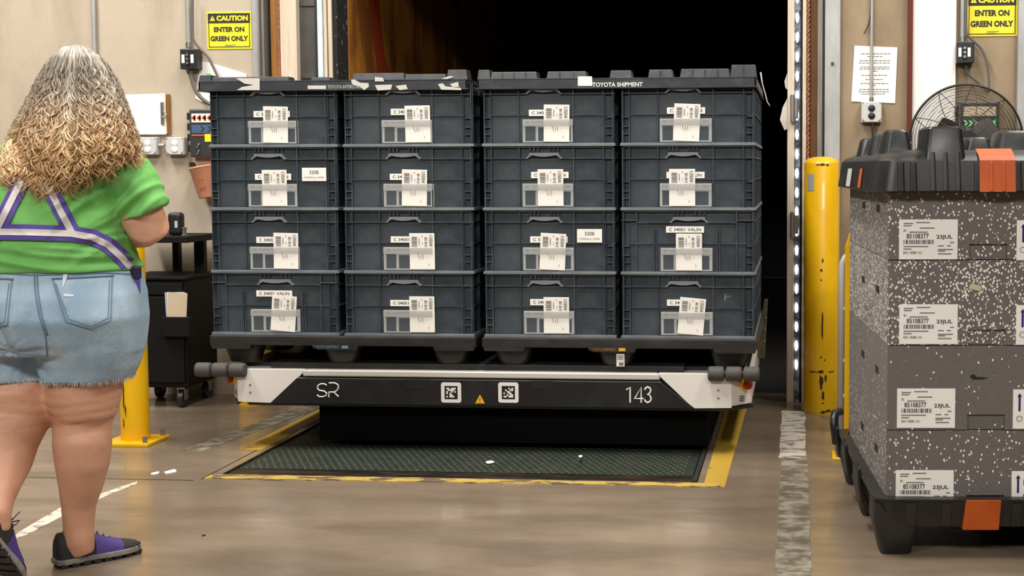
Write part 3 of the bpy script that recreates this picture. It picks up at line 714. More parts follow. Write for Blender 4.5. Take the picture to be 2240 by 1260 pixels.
# ================================================================== TOTES
TW, TD, TH = 0.600, 0.555, 0.2845
def tote_parts(root, x0, y0, z0, variant):
    w, d, h = TW, TD, TH; x1, y1 = x0 + w, y0 + d; f = y0 + 0.020
    b = MB(); b.box(x0 + 0.020, x1 - 0.020, f, y1 - 0.018, z0 + 0.010, z0 + h)
    b.box(x0 + 0.044, x1 - 0.044, y0 + 0.012, f, z0 + 0.012, z0 + 0.232)          # slightly proud main panel
    b.build('body', 'tote', root, bevel=0.003)
    b = MB(); b.frustum(x0, x1, y0 - 0.001, y1, z0, z0 + 0.014, 0.002); b.build('base_flange', 'tote_edge_lit', root, bevel=0.002)
    b = MB(); b.box(x0 + 0.014, x1 - 0.014, y0 + 0.006, y1 - 0.006, z0 + h - 0.006, z0 + h - 0.001); b.build('top_rim', 'tote_rib_lit', root)
    R_ = MB()
    ribx = (0.042, 0.168, 0.412, 0.545) if variant == 'a' else (0.072, 0.150, 0.160, 0.430, 0.440, 0.515)
    for rx in ribx:
        R_.box(x0 + rx - 0.0025, x0 + rx + 0.0025, y0 + 0.004, f, z0 + 0.013, z0 + (h - 0.004 if variant == 'a' or rx in (0.072, 0.515) else 0.20))
    for s_ in (0, 1):                                   # corner pillars with rungs
        px = x0 + 0.012 if s_ == 0 else x1 - 0.042
        ex = x0 + 0.011 if s_ == 0 else x1 - 0.015
        R_.box(ex, ex + 0.004, y0 + 0.002, f + 0.03, z0 + 0.013, z0 + h - 0.004)
        for rz in (0.052, 0.084, 0.125):
            R_.box(px, px + 0.030, y0 + 0.003, f, z0 + rz, z0 + rz + 0.0035)
    R_.box(x0 + 0.042, x1 - 0.042, y0 + 0.005, f, z0 + 0.135, z0 + 0.139)
    zr = z0 + 0.229
    if variant == 'a':
        R_.box(x0 + 0.010, x0 + 0.205, y0, f, zr, zr + 0.004); R_.box(x1 - 0.245, x1 - 0.010, y0, f, zr, zr + 0.004)
        hx0, hx1 = x0 + 0.205, x1 - 0.245
    else:
        R_.box(x0 + 0.072, x0 + 0.225, y0, f, zr, zr + 0.004); R_.box(x1 - 0.215, x1 - 0.085, y0, f, zr, zr + 0.004)
        R_.box(x0 + 0.004, x0 + 0.072, y0, f, zr + 0.01, zr + 0.014); R_.box(x1 - 0.085, x1 - 0.004, y0, f, zr + 0.01, zr + 0.014)
        hx0, hx1 = x0 + 0.225, x1 - 0.215
    for k in range(8):                                  # fine ribs above the grip
        xx = hx0 + 0.012 + k * (hx1 - hx0 - 0.024) / 7
        if k not in (3, 4): R_.box(xx - 0.002, xx + 0.002, y0 + 0.003, f, z0 + h - 0.020, z0 + h - 0.004)
    R_.build('rib_frame', 'tote_rib_lit', root)
    up = [(hx0 - 0.006, zr + 0.004), (hx0, zr), (hx0 + 0.012, zr + 0.011), (hx0 + 0.022, zr + 0.016)]
    n = 10
    for i in range(n + 1):
        t_ = i / n; up.append((hx0 + 0.022 + t_ * (hx1 - hx0 - 0.044), zr + 0.0165 - 0.007 * math.sin(math.pi * t_)))
    up += [(hx1 - 0.012, zr + 0.011), (hx1, zr), (hx1 + 0.006, zr + 0.004), (hx1 - 0.006, zr + 0.014), (hx1 - 0.010, zr + 0.027), (hx0 + 0.010, zr + 0.027), (hx0 + 0.006, zr + 0.014)]
    b = MB(); b.prism(up, y0 - 0.002, f); b.build('grip', 'tote_handle_lit', root)
    for s_ in (0, 1):
        S_ = MB(); xa, xb = (x0 + 0.006, x0 + 0.020) if s_ == 0 else (x1 - 0.020, x1 - 0.006)
        for k in range(5):
            yy = y0 + 0.02 + k * (d - 0.04) / 4; S_.box(xa, xb, yy - 0.003, yy + 0.003, z0 + 0.013, z0 + h - 0.004)
        for zz in (0.135, 0.229): S_.box(xa - 0.002, xb + 0.002, y0 + 0.02, y1 - 0.02, z0 + zz, z0 + zz + 0.004)
        S_.build('side_ribs', 'tote_rib_lit', root)
_proto = {}
def tote(x0, y0, z0, variant, label):
    if variant not in _proto:
        r = thing('storage_tote', label, 'tote', (x0 + TW / 2, y0 + TD / 2, z0), 'blue-grey totes stacked on the robot')
        tote_parts(r, x0, y0, z0, variant); _proto[variant] = (r, (x0, y0, z0)); return r
    r, p0 = _proto[variant]
    t = r.copy(); C.objects.link(t); t.location = r.location + Vector((x0 - p0[0], y0 - p0[1], z0 - p0[2])); t['label'] = label
    WM[t.name] = Matrix.Translation(t.location)
    for ch in list(r.children):
        if ch.name.split('.')[0] in ('body', 'base_flange', 'top_rim', 'rib_frame', 'grip', 'side_ribs'):
            c = ch.copy(); C.objects.link(c); c.parent = t; c.matrix_parent_inverse = ch.matrix_parent_inverse.copy()
    return t
COLX = (-2.664, -2.042, -1.398, -0.779)
rows = ('top', 'second', 'third', 'bottom'); cols = ('leftmost', 'second', 'third', 'rightmost')
HOLD = {  # holder left px, card left px, card tilt (deg), sticker left px, sticker top px, holder top px
 (0, 0): (543, 577, -1.5, 555, 243, 266), (1, 0): (543, 575, 0.0, 558, 380, 404), (2, 0): (547, 600, -1.0, 561, 518, 543), (3, 0): (549, 595, -5.0, 561, 635, 679),
 (0, 1): (835, 887, 0.5, 855, 238, 262), (1, 1): (839, 880, -1.5, 853, 380, 403), (2, 1): (839, 897, 0.0, 855, 517, 542), (3, 1): (839, 897, 0.0, 854, 656, 680),
 (0, 2): (1143, 1190, -1.0, 1157, 240, 264), (1, 2): (1143, 1177, 0.0, 1162, 376, 402), (2, 2): (1144, 1182, -3.0, 1160, 517, 542), (3, 2): (1146, 1190, 0.0, 1160, 654, 679),
 (0, 3): (1443, 1474, -2.5, 1459, 235, 261), (1, 3): (1443, 1464, 0.0, 1458, 376, 400), (2, 3): (1445, 1479, 0.0, 1457, 495, 540), (3, 3): (1446, 1485, -5.0, 1459, 655, 679)}
for c in range(4):
    for r in range(4):
        z0 = PZ1 + (3 - r) * TH
        var = 'b' if (r, c) in ((3, 0), (2, 3)) else 'a'
        lab = 'dark blue-grey tote, %s row of the stack, %s column' % (rows[r], cols[c])
        if (r, c) in ((1, 0), (2, 2)): lab = 'dark blue-grey tote with a 320B sticker, %s row, %s column' % (rows[r], cols[c])
        T = tote(COLX[c] + (3 - r) * 0.003 * (1 if c < 2 else 0), RY, z0, var, lab)
        hp, cp_, tilt, sp_, sy, hy = HOLD[(r, c)]
        yh = RY + 0.004
        hx = atY(hp, hy, yh).x; hz = z0 + 0.0165; hw, hh = 0.230, 0.103
        # clear document holder, built as a frame with windows
        b = MB(); b.box(hx, hx + hw, yh, RY + 0.012, hz, hz + hh); hd = b.build('card_holder', 'holder_clear', T, bevel=0.0015)
        b = MB(); b.box(hx + 0.012, hx + 0.058, yh - 0.0006, yh + 0.001, hz + 0.008, hz + 0.072); b.box(hx + 0.070, hx + 0.216, yh - 0.0006, yh + 0.001, hz + 0.008, hz + 0.068); b.build('holder_window', 'holder_window', hd)
        b = MB(); b.box(hx + 0.012, hx + 0.03, yh - 0.0005, yh, hz + 0.086, hz + 0.096); b.box(hx + 0.04, hx + 0.17, yh - 0.0005, yh, hz + 0.088, hz + 0.094); b.box(hx + 0.19, hx + 0.215, yh - 0.0005, yh, hz + 0.086, hz + 0.096); b.build('holder_mark', 'ink_grey', hd)
        # name sticker
        xs = atY(sp_, sy, yh).x; zs = atY(sp_, sy, yh).z
        b = MB(); b.box(xs, xs + 0.168, RY + 0.0015, RY + 0.003, zs - 0.028, zs); sk = b.build('name_sticker', 'sticker', T)
        b = MB(); b.text('C 34001 VALIN', xs + 0.084, zs - 0.014, 0.0135, RY + 0.0010, 0.01, width=0.142); b.build('sticker_print', 'ink', sk)
        b = MB(); b.box(hx + 0.002, hx + hw - 0.002, RY - 0.0080, RY - 0.0072, hz + 0.074, hz + hh - 0.002); b.build('holder_lip', 'clear_film', hd)
        # shipping card standing in the holder, print on its upper half
        rot = math.radians(-tilt); cw, chh = 0.115, 0.163
        cx_ = atY(cp_, hy + 20, yh).x + cw / 2; cz_ = hz + 0.004 + chh / 2
        X = Matrix.Translation((cx_, RY - 0.0004, cz_)) @ Matrix.Rotation(rot, 4, 'Y')
        b = MB(X); pts = []; n = 5
        for j in range(n + 1):
            zz = -chh / 2 + chh * j / n; bow = -0.004 * (j / n) ** 2
            pts += [(-cw / 2, bow, zz), (cw / 2, bow, zz), (cw / 2, bow + 0.0006, zz), (-cw / 2, bow + 0.0006, zz)]
        b.loft([pts[4 * j:4 * j + 4] for j in range(n + 1)]); cd_ = b.build('shipping_card', 'card_paper', T)
        b = MB(X); yy = -0.0052
        b.bars(-0.047, -0.022, 0.022, 0.066, yy, 9, 3, False); b.bars(0.012, 0.024, 0.022, 0.066, yy, 9, 5, False)
        b.rect(-0.014, -0.011, 0.03, 0.06, yy); b.rect(-0.002, 0.003, 0.066, 0.070, yy); b.rect(0.001, 0.003, 0.03, 0.042, yy)
        b.text('13504', 0.041, 0.048, 0.016, yy, 0.02, width=0.048, rot=-math.pi / 2)
        b.build('card_print', 'ink_grey', cd_)
        b = MB(X)
        for (a0_, b0_, a1_, b1_) in ((-0.02, -0.01, -0.012, -0.035), (-0.006, -0.016, -0.004, -0.034), (0.004, -0.014, 0.005, -0.034), (0.012, -0.03, 0.025, -0.027), (0.03, -0.055, 0.03, -0.065)):
            b.add([(a0_ - 0.001, -0.0026, b0_), (a1_ - 0.001, -0.0026, b1_), (a1_ + 0.001, -0.0026, b1_), (a0_ + 0.001, -0.0026, b0_)], [(0, 1, 2, 3)])
        stuff(b.build('pen_mark', 'ink_grey', cd_))
        if (r, c) in ((1, 0), (2, 2)):
            u, v = (660, 367) if c == 0 else (1262, 501)
            q = atY(u, v, RY); b = MB(); b.box(q.x, q.x + 0.112, RY + 0.0015, RY + 0.003, q.z - 0.060, q.z); k_ = b.build('code_sticker', 'sticker', T)
            b = MB(); b.text('320B', q.x + 0.056, q.z - 0.02, 0.016, RY + 0.001, 0.02); b.text('STEERING UPPER', q.x + 0.056, q.z - 0.044, 0.008, RY + 0.001, 0.0, width=0.094); b.build('sticker_print', 'ink_grey', k_)
        if (r, c) == (3, 3):
            q = atY(1588, 652, RY); b = MB()
            b.tube([(q.x - 0.006, RY + 0.0115, q.z - 0.012), (q.x - 0.003, RY + 0.0115, q.z + 0.018), (q.x + 0.02, RY + 0.0115, q.z + 0.006), (q.x - 0.004, RY + 0.0115, q.z + 0.002)], 0.0012, 4); b.build('chalk_letter', 'scuff_white', T)
    if c == 3:
        for r in range(4):
            tote(COLX[3], RY + TD + 0.01, PZ1 + (3 - r) * TH, 'a', 'blue-grey tote behind the rightmost column, %s row, only its side edge showing' % rows[r])

# ================================================================== LOAD LIDS
def lid(x0, label, blocks, word):
    w, d = 1.235, 1.14; x1 = x0 + w; y0 = RY - 0.016; y1 = y0 + d; zb = PZ1 + 4 * TH - 0.032; zt = zb + 0.046
    t = thing('load_lid', label, 'lid', ((x0 + x1) / 2, (y0 + y1) / 2, zb), 'black lids on the tote stacks')
    b = MB(); b.box(x0, x1, y0, y0 + 0.012, zb, zt); b.box(x0, x1, y1 - 0.012, y1, zb, zt); b.box(x0, x0 + 0.012, y0, y1, zb, zt); b.box(x1 - 0.012, x1, y0, y1, zb, zt)
    b.box(x0, x1, y0, y1, zt - 0.010, zt); b.build('skirt', 'lid_black', t, bevel=0.004)
    b = MB(); b.box(x0 - 0.004, x1 + 0.004, y0 - 0.004, y1, zb, zb + 0.006); b.build('skirt_edge', 'lid_black', t)
    for (a, c, h) in blocks:                              # castellated upper edge
        b = MB(); b.frustum(x0 + a, x0 + c, y0 + 0.003, y0 + 0.09, zt - 0.003, zt + h, 0.006); b.build('edge_block', 'lid_black', t, bevel=0.002)
        n = int((c - a) / 0.05)
        if word == 'SHIPMENT':
            R_ = MB()
            for k in range(1, n):
                xx = x0 + a + k * (c - a) / n; R_.box(xx - 0.002, xx + 0.002, y0 + 0.001, y0 + 0.02, zt - 0.003, zt + h - 0.004)
            if n > 1: R_.build('block_rib', 'tote_rib_lit', t)
    return t, x0, y0, zb, zt
lt, lx, ly, lzb, lzt = lid(-2.690, 'worn black lid with peeling white stickers on the left tote columns',
                       ((0.0, 0.06, 0.028), (0.06, 0.42, 0.018), (0.52, 0.61, 0.014), (0.71, 0.95, 0.030), (0.95, 1.14, 0.024), (1.14, 1.235, 0.042)), 'I')
def scrap_poly(par, px, m="scuff_white", y=None, name="peeling_sticker"):
    y = ly - 0.005 if y is None else y
    pp = [atY(u, v, y) for u, v in px]; b = MB(); b.add([(q.x, y, q.z) for q in pp], [tuple(range(len(pp)))[::-1]]); return b.build(name, m, par)
for k, px in enumerate((((516, 171), (568, 171), (568, 197), (518, 197), (530, 190), (555, 186), (535, 183)), ((673, 187), (713, 187), (713, 195), (673, 195)),
           ((768, 174), (775, 174), (788, 181), (806, 182), (807, 190), (796, 197), (788, 190), (770, 184)), ((820, 168), (838, 170), (840, 178), (820, 178)), ((820, 186), (858, 185), (855, 196), (826, 198)),
           ((865, 188), (888, 185), (892, 195), (874, 197)), ((958, 184), (968, 182), (975, 189), (1008, 192), (1009, 197), (965, 196)), ((984, 184), (1002, 179), (1004, 190), (990, 190)), ((965, 172), (985, 166), (994, 168), (978, 173)))):
    scrap_poly(lt, px)
b = MB(); q = atY(756, 190, ly); b.text('TOYOTA INTERSTACK', q.x, q.z, 0.015, ly - 0.0052, 0.0, width=0.16); b.build('lid_lettering', 'cover_grey', lt)
lr, lx2, ly2, zb2, zt2 = lid(-1.412, 'black toothed lid lettered SHIPMENT on the right tote columns',
                       ((0.0, 0.06, 0.040), (0.06, 0.27, 0.030), (0.31, 0.49, 0.030), (0.59, 0.69, 0.032), (0.76, 0.87, 0.034), (0.90, 1.12, 0.036), (1.12, 1.235, 0.052)), 'SHIPMENT')
b = MB(); q = atY(1351, 185, ly2); b.text('TOYOTA SHIPMENT', q.x, q.z, 0.019, ly2 - 0.0052, 0.02, width=0.222); b.build('lid_lettering', 'sticker', lr)
scrap_poly(lr, ((1264, 167), (1295, 167), (1296, 188), (1264, 188)), 'sticker', name='code_sticker')
scrap_poly(lr, ((1268, 172), (1276, 172), (1276, 181), (1268, 181)), 'ink_grey', ly2 - 0.0015, 'sticker_print')
b = MB(); a = [atY(u, v, RY + 0.2) for u, v in ((1664, 158), (1668, 185), (1674, 205), (1678, 222), (1684, 232))]
b.tube(a, [0.004, 0.003, 0.003, 0.003, 0.002], 5); b.build('loose_strap', 'scuff_white', lr)

# ================================================================== WALL ITEMS, LEFT
def wq(u, v, dy=0.0): return atY(u, v, WALL - dy)
def caution(x0, x1, z0, z1, label):
    y = WALL - 0.004; w = x1 - x0; h = z1 - z0
    t = thing('caution_sign', label, 'sign', ((x0 + x1) / 2, WALL, z0), 'yellow caution signs')
    b = MB(); b.box(x0, x1, y, WALL, z0, z1); b.build('plate', 'sign_yellow', t, bevel=0.001)
    yp = y - 0.0012; hz = z1 - 0.30 * h
    b = MB(); b.rect(x0 + 0.03 * w, x1 - 0.03 * w, hz, z1 - 0.035 * h, yp); b.build('header_band', 'ink', t)
    b = MB(); m_ = 0.04 * w; k = 0.004
    for r_ in ((x0 + m_, x1 - m_, z0 + m_, z0 + m_ + k), (x0 + m_, x0 + m_ + k, z0 + m_, hz), (x1 - m_ - k, x1 - m_, z0 + m_, hz)): b.rect(*r_, yp)
    b.build('border_line', 'ink', t)
    zc = (hz + z1 - 0.035 * h) / 2; b = MB(); b.text('CAUTION', x0 + 0.575 * w, zc, 0.145 * h, yp - 0.0006, 0.05, width=0.70 * w)
    b.add([(x0 + 0.075 * w, yp - 0.0006, zc - 0.07 * h), (x0 + 0.195 * w, yp - 0.0006, zc - 0.07 * h), (x0 + 0.135 * w, yp - 0.0006, zc + 0.075 * h)], [(0, 1, 2)]); b.build('header_lettering', 'sign_yellow', t)
    b = MB(); b.text('!', x0 + 0.135 * w, zc - 0.015 * h, 0.085 * h, yp - 0.001, 0.02); b.build('triangle_mark', 'ink', t)
    b = MB(); b.text('ENTER ON', x0 + 0.5 * w, z0 + 0.53 * h, 0.140 * h, yp, 0.045, width=0.68 * w); b.build('message_line', 'ink', t); b = MB(); b.text('GREEN ONLY', x0 + 0.5 * w, z0 + 0.285 * h, 0.140 * h, yp, 0.045, width=0.84 * w); b.build('message_line', 'ink', t)
    b = MB(); b.rect(x0 + 0.4 * w, x0 + 0.64 * w, z0 + 0.10 * h, z0 + 0.115 * h, yp); b.rect(x0 + 0.4 * w, x0 + 0.58 * w, z0 + 0.07 * h, z0 + 0.08 * h, yp); b.build('fine_print', 'ink_grey', t)
a, c = wq(452, 27), wq(552, 107)
caution(a.x, c.x, c.z, a.z, 'yellow caution sign on the wall left of the dock')
a, c = wq(2115, -16), wq(2225, 79)
caution(a.x, c.x, c.z, a.z, 'yellow caution sign on the right wall above the fan')

def conduit(px, v1, label, r=0.011, z1=4.5, strap=True):
    q = wq(px, v1, 0.02); t = thing('conduit', label, 'conduit', (q.x, q.y, q.z))
    b = MB(); b.cyl((q.x, q.y, q.z), (q.x, q.y, z1), r, 14); b.build('pipe', 'galv', t, smooth=True, angle=40)
    b = MB(); b.cyl((q.x, q.y, q.z), (q.x, q.y, q.z + 0.03), r + 0.004, 14); b.build('coupling', 'steel', t, smooth=True, angle=40)
    return q
conduit(213, 300, 'grey steel conduit running up the wall behind the person', 0.012)
qc = conduit(413, 104, 'grey steel conduit above the left black switch box', 0.012)
conduit(1906, 226, 'thin steel conduit over the taped notice', 0.008)
qd = conduit(2106, 92, 'steel conduit above the right black switch box', 0.014)

def switchbox(u0, v0, u1, v1, label):
    a, c = wq(u0, v0, 0.07), wq(u1, v1, 0.07); w = c.x - a.x; h = a.z - c.z; y = WALL - 0.07
    t = thing('switch_box', label, 'switch box', ((a.x + c.x) / 2, WALL, c.z), 'black switch boxes')
    b = MB(); b.box(a.x, c.x, y, WALL, c.z, a.z); b.build('housing', 'black_plastic', t, bevel=0.004)
    for k in (0.10, 0.62):
        b = MB(); b.box(a.x + k * w, a.x + (k + 0.17) * w, y - 0.002, y, c.z + 0.3 * h, c.z + 0.72 * h); b.build('label_strip', 'sticker', t)
    b = MB(); b.box(a.x + 0.34 * w, a.x + 0.56 * w, y - 0.006, y, c.z + 0.2 * h, c.z + 0.85 * h); sw_ = b.build('switch_plate', 'black_matte', t, bevel=0.002)
    for k in (0.3, 0.5, 0.7):
        b = MB(); b.cyl((a.x + 0.45 * w, y - 0.012, c.z + k * h), (a.x + 0.45 * w, y - 0.006, c.z + k * h), 0.008, 10); b.build('switch_pin', 'steel', sw_)
    return a, c
sA, sB = switchbox(393, 107, 432, 151, 'black switch box left of the dock with a cable curling from it')
sC, sD = switchbox(2093, 91, 2131, 138, 'black switch box above the fan on the right wall')

def cable(px, label, r=0.008, dy=0.03, m='cable_grey'):
    pts = [Vector(wq(u, v, dy)) for u, v in px]
    fine = []
    for i in range(len(pts) - 1):
        p0 = pts[max(i - 1, 0)]; p1 = pts[i]; p2 = pts[i + 1]; p3 = pts[min(i + 2, len(pts) - 1)]
        for k in range(6):
            t = k / 6; fine.append(0.5 * ((2 * p1) + (p2 - p0) * t + (2 * p0 - 5 * p1 + 4 * p2 - p3) * t * t + (3 * p1 - p0 - 3 * p2 + p3) * t ** 3))
    fine.append(pts[-1]); b = MB(); b.tube(fine, r, 8); return tag(b.build('cable', m, None, smooth=True), label, 'cable')
cable([(421, -10), (421, 70), (424, 88), (436, 105), (455, 125), (468, 150), (480, 175)], 'dark cable from the conduit bending behind the left load', 0.007, 0.06)
cable([(418, 152), (420, 175), (432, 205), (455, 225), (480, 235)], 'grey flexible conduit under the left black switch box', 0.010, 0.04)
cable([(2114, -10), (2114, 66), (2122, 82), (2145, 105), (2158, 135), (2163, 170), (2164, 200)], 'dark cable beside the right caution sign', 0.007, 0.05)
cable([(2112, 140), (2118, 160), (2140, 180), (2156, 195), (2163, 203)], 'dark cable under the right switch box', 0.007, 0.03)
cable([(1905, -10), (1903, 40), (1896, 62), (1890, 72)], 'thin loose wire hanging above the notice', 0.003, 0.01, 'ink')
cable([(1909, 262), (1909, 285), (1909, 330)], 'black plug cord hanging from the grey outlet', 0.006, 0.04, 'ink')

def outlet(u0, v0, u1, v1, label, dark, dy=0.05):
    a, c = wq(u0, v0, dy), wq(u1, v1, dy); y = WALL - dy; w = c.x - a.x; h = a.z - c.z
    t = thing('outlet_box', label, 'outlet', ((a.x + c.x) / 2, WALL, c.z), 'grey outlet boxes')
    b = MB(); b.box(a.x, c.x, y, WALL, c.z, a.z); b.build('box', 'box_grey', t, bevel=0.006, seg=3)
    b = MB(); k = 0.2 * w
    b.prism([(a.x + k, c.z + 0.03 * h), (c.x - k, c.z + 0.03 * h), (c.x - 0.03 * w, c.z + k), (c.x - 0.03 * w, a.z - k), (c.x - k, a.z - 0.03 * h), (a.x + k, a.z - 0.03 * h), (a.x + 0.03 * w, a.z - k), (a.x + 0.03 * w, c.z + k)], y - 0.004, y); b.build('cover_plate', 'cover_grey', t, bevel=0.002)
    for kk in (0.32, 0.68):
        z = c.z + kk * h; x = (a.x + c.x) / 2; r = 0.17 * w; b = MB()
        b.tube([(x, y - 0.004, z), (x, y - 0.007, z), (x, y - 0.009, z)], [r, r, r * 0.8], 18); b.build('socket_face', 'black_plastic' if dark else 'panel_white', t, smooth=True, angle=40)
    for sx in (0.1, 0.9):
        for sz in (0.1, 0.9):
            b = MB(); b.cyl((a.x + sx * w, y - 0.003, c.z + sz * h), (a.x + sx * w, y, c.z + sz * h), 0.004, 8); b.build('screw', 'ink_grey', t)
outlet(303, 300, 344, 339, 'grey outlet box beside the person, left of a pair', False)
outlet(362, 300, 403, 339, 'grey outlet box under the clipboard, right of a pair', False)
outlet(1884, 222, 1929, 268, 'grey outlet box with black sockets under the taped notice', True)
a, c = wq(280, 318, 0.03), wq(360, 318, 0.03)
b = MB(); b.cyl((a.x, a.y, a.z), (c.x, a.y, a.z), 0.010, 12); tag(b.build('conduit', 'galv', None, smooth=True, angle=40), 'short horizontal conduit joining the two grey outlet boxes', 'conduit')

# clipboard with papers
t = thing('clipboard', 'clipboard of white papers hung sideways on the left wall', 'clipboard', wq(320, 250))
a, c = wq(225, 207, 0.02), wq(372, 294, 0.02)
b = MB(); b.box(a.x, c.x, WALL - 0.012, WALL - 0.004, c.z, a.z); b.build('board', 'wood_amber', t)
for k in range(4):
    b = MB(); X = Matrix.Translation(((a.x + c.x) / 2 - 0.015, WALL - 0.014 - 0.003 * k, (a.z + c.z) / 2)) @ Matrix.Rotation(math.radians((-1.5, 1.0, 0.4, -0.6)[k]), 4, 'Y')
    b.xf = X; w = (c.x - a.x) / 2 - 0.008; h = (a.z - c.z) / 2; b.box(-w, w, -0.001, 0.001, -h, h); b.build('paper_sheet', 'card_paper', t)
b = MB(); q0, q1 = wq(356, 215), wq(363, 285); b.box(q0.x, q1.x + 0.005, WALL - 0.034, WALL - 0.012, q1.z + 0.03, q0.z - 0.02); cl = b.build('clip', 'steel', t, bevel=0.004)
b = MB(); q = wq(366, 252)
b.tube([(q.x + 0.014 * math.cos(k * 0.52), WALL - 0.04, q.z + 0.016 * math.sin(k * 0.52)) for k in range(12)], 0.003, 6, closed=True); b.build('clip_ring', 'steel', cl, smooth=True)

# taped sheet partly behind the load
t = thing('paper_sheet', 'crumpled white sheet taped behind the left load', 'paper', wq(480, 180))
pp = [wq(u, v) for u, v in ((428, 215), (440, 134), (460, 137), (540, 162), (548, 250), (440, 222))]
b = MB(); b.prism([(q.x, q.z) for q in (pp[0], pp[5], pp[4], pp[3], pp[2], pp[1])], WALL - 0.006, WALL - 0.003); b.build('sheet', 'sticker', t)
q = wq(457, 163); b = MB(); b.rect(q.x - 0.012, q.x + 0.014, q.z - 0.003, q.z + 0.004, WALL - 0.0065); b.build('green_mark', 'arrow_green', t)
# notice on right wall
t = thing('notice', 'typed white notice taped on the right wall behind a conduit', 'notice', wq(1912, 160))
pp = [wq(u, v) for u, v in ((1862, 222), (1958, 226), (1963, 104), (1869, 100))]
b = MB(); b.prism([(q.x, q.z) for q in pp], WALL - 0.005, WALL - 0.002); b.build('sheet', 'sticker', t)
b = MB()
for k, (v, u0, u1) in enumerate(((117, 1883, 1948), (123, 1898, 1932), (132, 1880, 1947), (137, 1879, 1948), (146, 1882, 1945), (150, 1880, 1946), (155, 1908, 1920), (164, 1884, 1942), (173, 1893, 1932), (182, 1882, 1944), (186, 1908, 1914), (195, 1880, 1945), (200, 1878, 1944), (205, 1884, 1936))):
    rnd = random.Random(k); u = u0
    while u < u1:
        w = rnd.uniform(4, 9); q0, q1 = wq(u, v), wq(min(u + w, u1), v + 1.8); b.rect(q0.x, q1.x, q1.z, q0.z, WALL - 0.0056); u += w + 1.6
stuff(b.build('typed_lines', 'ink_grey', t))

# signal control panels either side of the dock
def control_panel(u0, v0, u1, v1, label, green):
    a, c = wq(u0, v0, 0.06), wq(u1, v1, 0.06); w = c.x - a.x; h = a.z - c.z; y = WALL - 0.06
    t = thing('signal_panel', label, 'control panel', ((a.x + c.x) / 2, WALL, c.z), 'dock signal panels')
    fx = lambda k: a.x + k * w
    fz = lambda k: a.z - k * h
    b = MB(); b.box(a.x, c.x, y, WALL, c.z, a.z); b.build('housing', 'panel_grey', t, bevel=0.006)
    b = MB(); b.box(fx(0.03), fx(0.97), y - 0.004, y, fz(0.97), fz(0.03)); fc = b.build('face', 'lens_dark', t, bevel=0.002)
    for k in range(4):
        b = MB(); zz = fz(0.15 + 0.22 * k); b.box(a.x - 0.018, a.x, y + 0.01, y + 0.03, zz - 0.02, zz + 0.02); b.build('hinge', 'black_plastic', t, bevel=0.003)
    b = MB(); b.box(fx(0.1), fx(0.9), y - 0.006, y - 0.004, fz(0.28), fz(0.1)); b.build('upper_lens', 'sticker' if not green else 'tape_beige', fc)
    b = MB(); b.box(fx(0.1), fx(0.9), y - 0.006, y - 0.004, fz(0.5), fz(0.33)); b.build('lower_lens', 'lens_blue' if not green else 'lens_dark', fc)
    def chev(x, z, d, m, s_):
        b = MB(); g = 0.010 * s_; e = 0.016 * s_
        p = [(x - d * e / 2, z - e), (x - d * e / 2 + d * g, z - e), (x + d * e / 2 + d * g, z), (x - d * e / 2 + d * g, z + e), (x - d * e / 2, z + e), (x + d * e / 2, z)]
        b.add([(px, y - 0.0072, pz) for px, pz in (p if d > 0 else p[::-1])], [(0, 1, 2, 5), (5, 2, 3, 4)]); b.build('arrow', m, fc)
    if green:
        for k in range(3):
            chev(fx(0.13 + 0.12 * k), fz(0.415), 1, 'arrow_green', 1.15); chev(fx(0.15 + 0.12 * k), fz(0.415), 1, 'arrow_white', 0.8)
            chev(fx(0.87 - 0.12 * k), fz(0.415), -1, 'arrow_green', 1.15); chev(fx(0.85 - 0.12 * k), fz(0.415), -1, 'arrow_white', 0.8)
        b = MB(); b.box(fx(0.1), fx(0.93), y - 0.0065, y - 0.004, fz(0.72), fz(0.53)); yl = b.build('yellow_label', 'sign_yellow', fc)
        b = MB()
        for k in range(3): b.rect(fx(0.2), fx(0.85), fz(0.58 + 0.05 * k), fz(0.565 + 0.05 * k), y - 0.007)
        b.build('label_print', 'ink_grey', yl)
    else:
        for k in range(4): chev(fx(0.2 + 0.18 * k), fz(0.19), -1, 'arrow_orange', 1.0)
        for k in range(2): chev(fx(0.45 + 0.25 * k), fz(0.415), 1, 'lens_dark', 1.0)
        b = MB(); b.box(fx(0.1), fx(0.55), y - 0.0065, y - 0.004, fz(0.56), fz(0.53)); b.build('red_label', 'label_red', fc)
        b = MB(); b.box(fx(0.55), fx(0.93), y - 0.0065, y - 0.004, fz(0.68), fz(0.52)); b.build('yellow_label', 'sign_yellow', fc)
    for k in range(2):
        b = MB(); zz = fz(0.77 + 0.13 * k); xx = fx(0.3); b.hexa([(xx - 0.010, y - 0.014, zz - 0.014), (xx + 0.002, y - 0.014, zz - 0.014), (xx + 0.002, y - 0.004, zz - 0.014), (xx - 0.010, y - 0.004, zz - 0.014), (xx + 0.002, y - 0.014, zz + 0.014), (xx + 0.014, y - 0.014, zz + 0.014), (xx + 0.014, y - 0.004, zz + 0.014), (xx + 0.002, y - 0.004, zz + 0.014)]); b.build('knob', 'steel', fc, bevel=0.003)
control_panel(413, 238, 478, 344, 'grey signal panel with orange arrows left of the load', False)
control_panel(2098, 222, 2186, 336, 'grey signal panel with green arrows behind the fan', True)

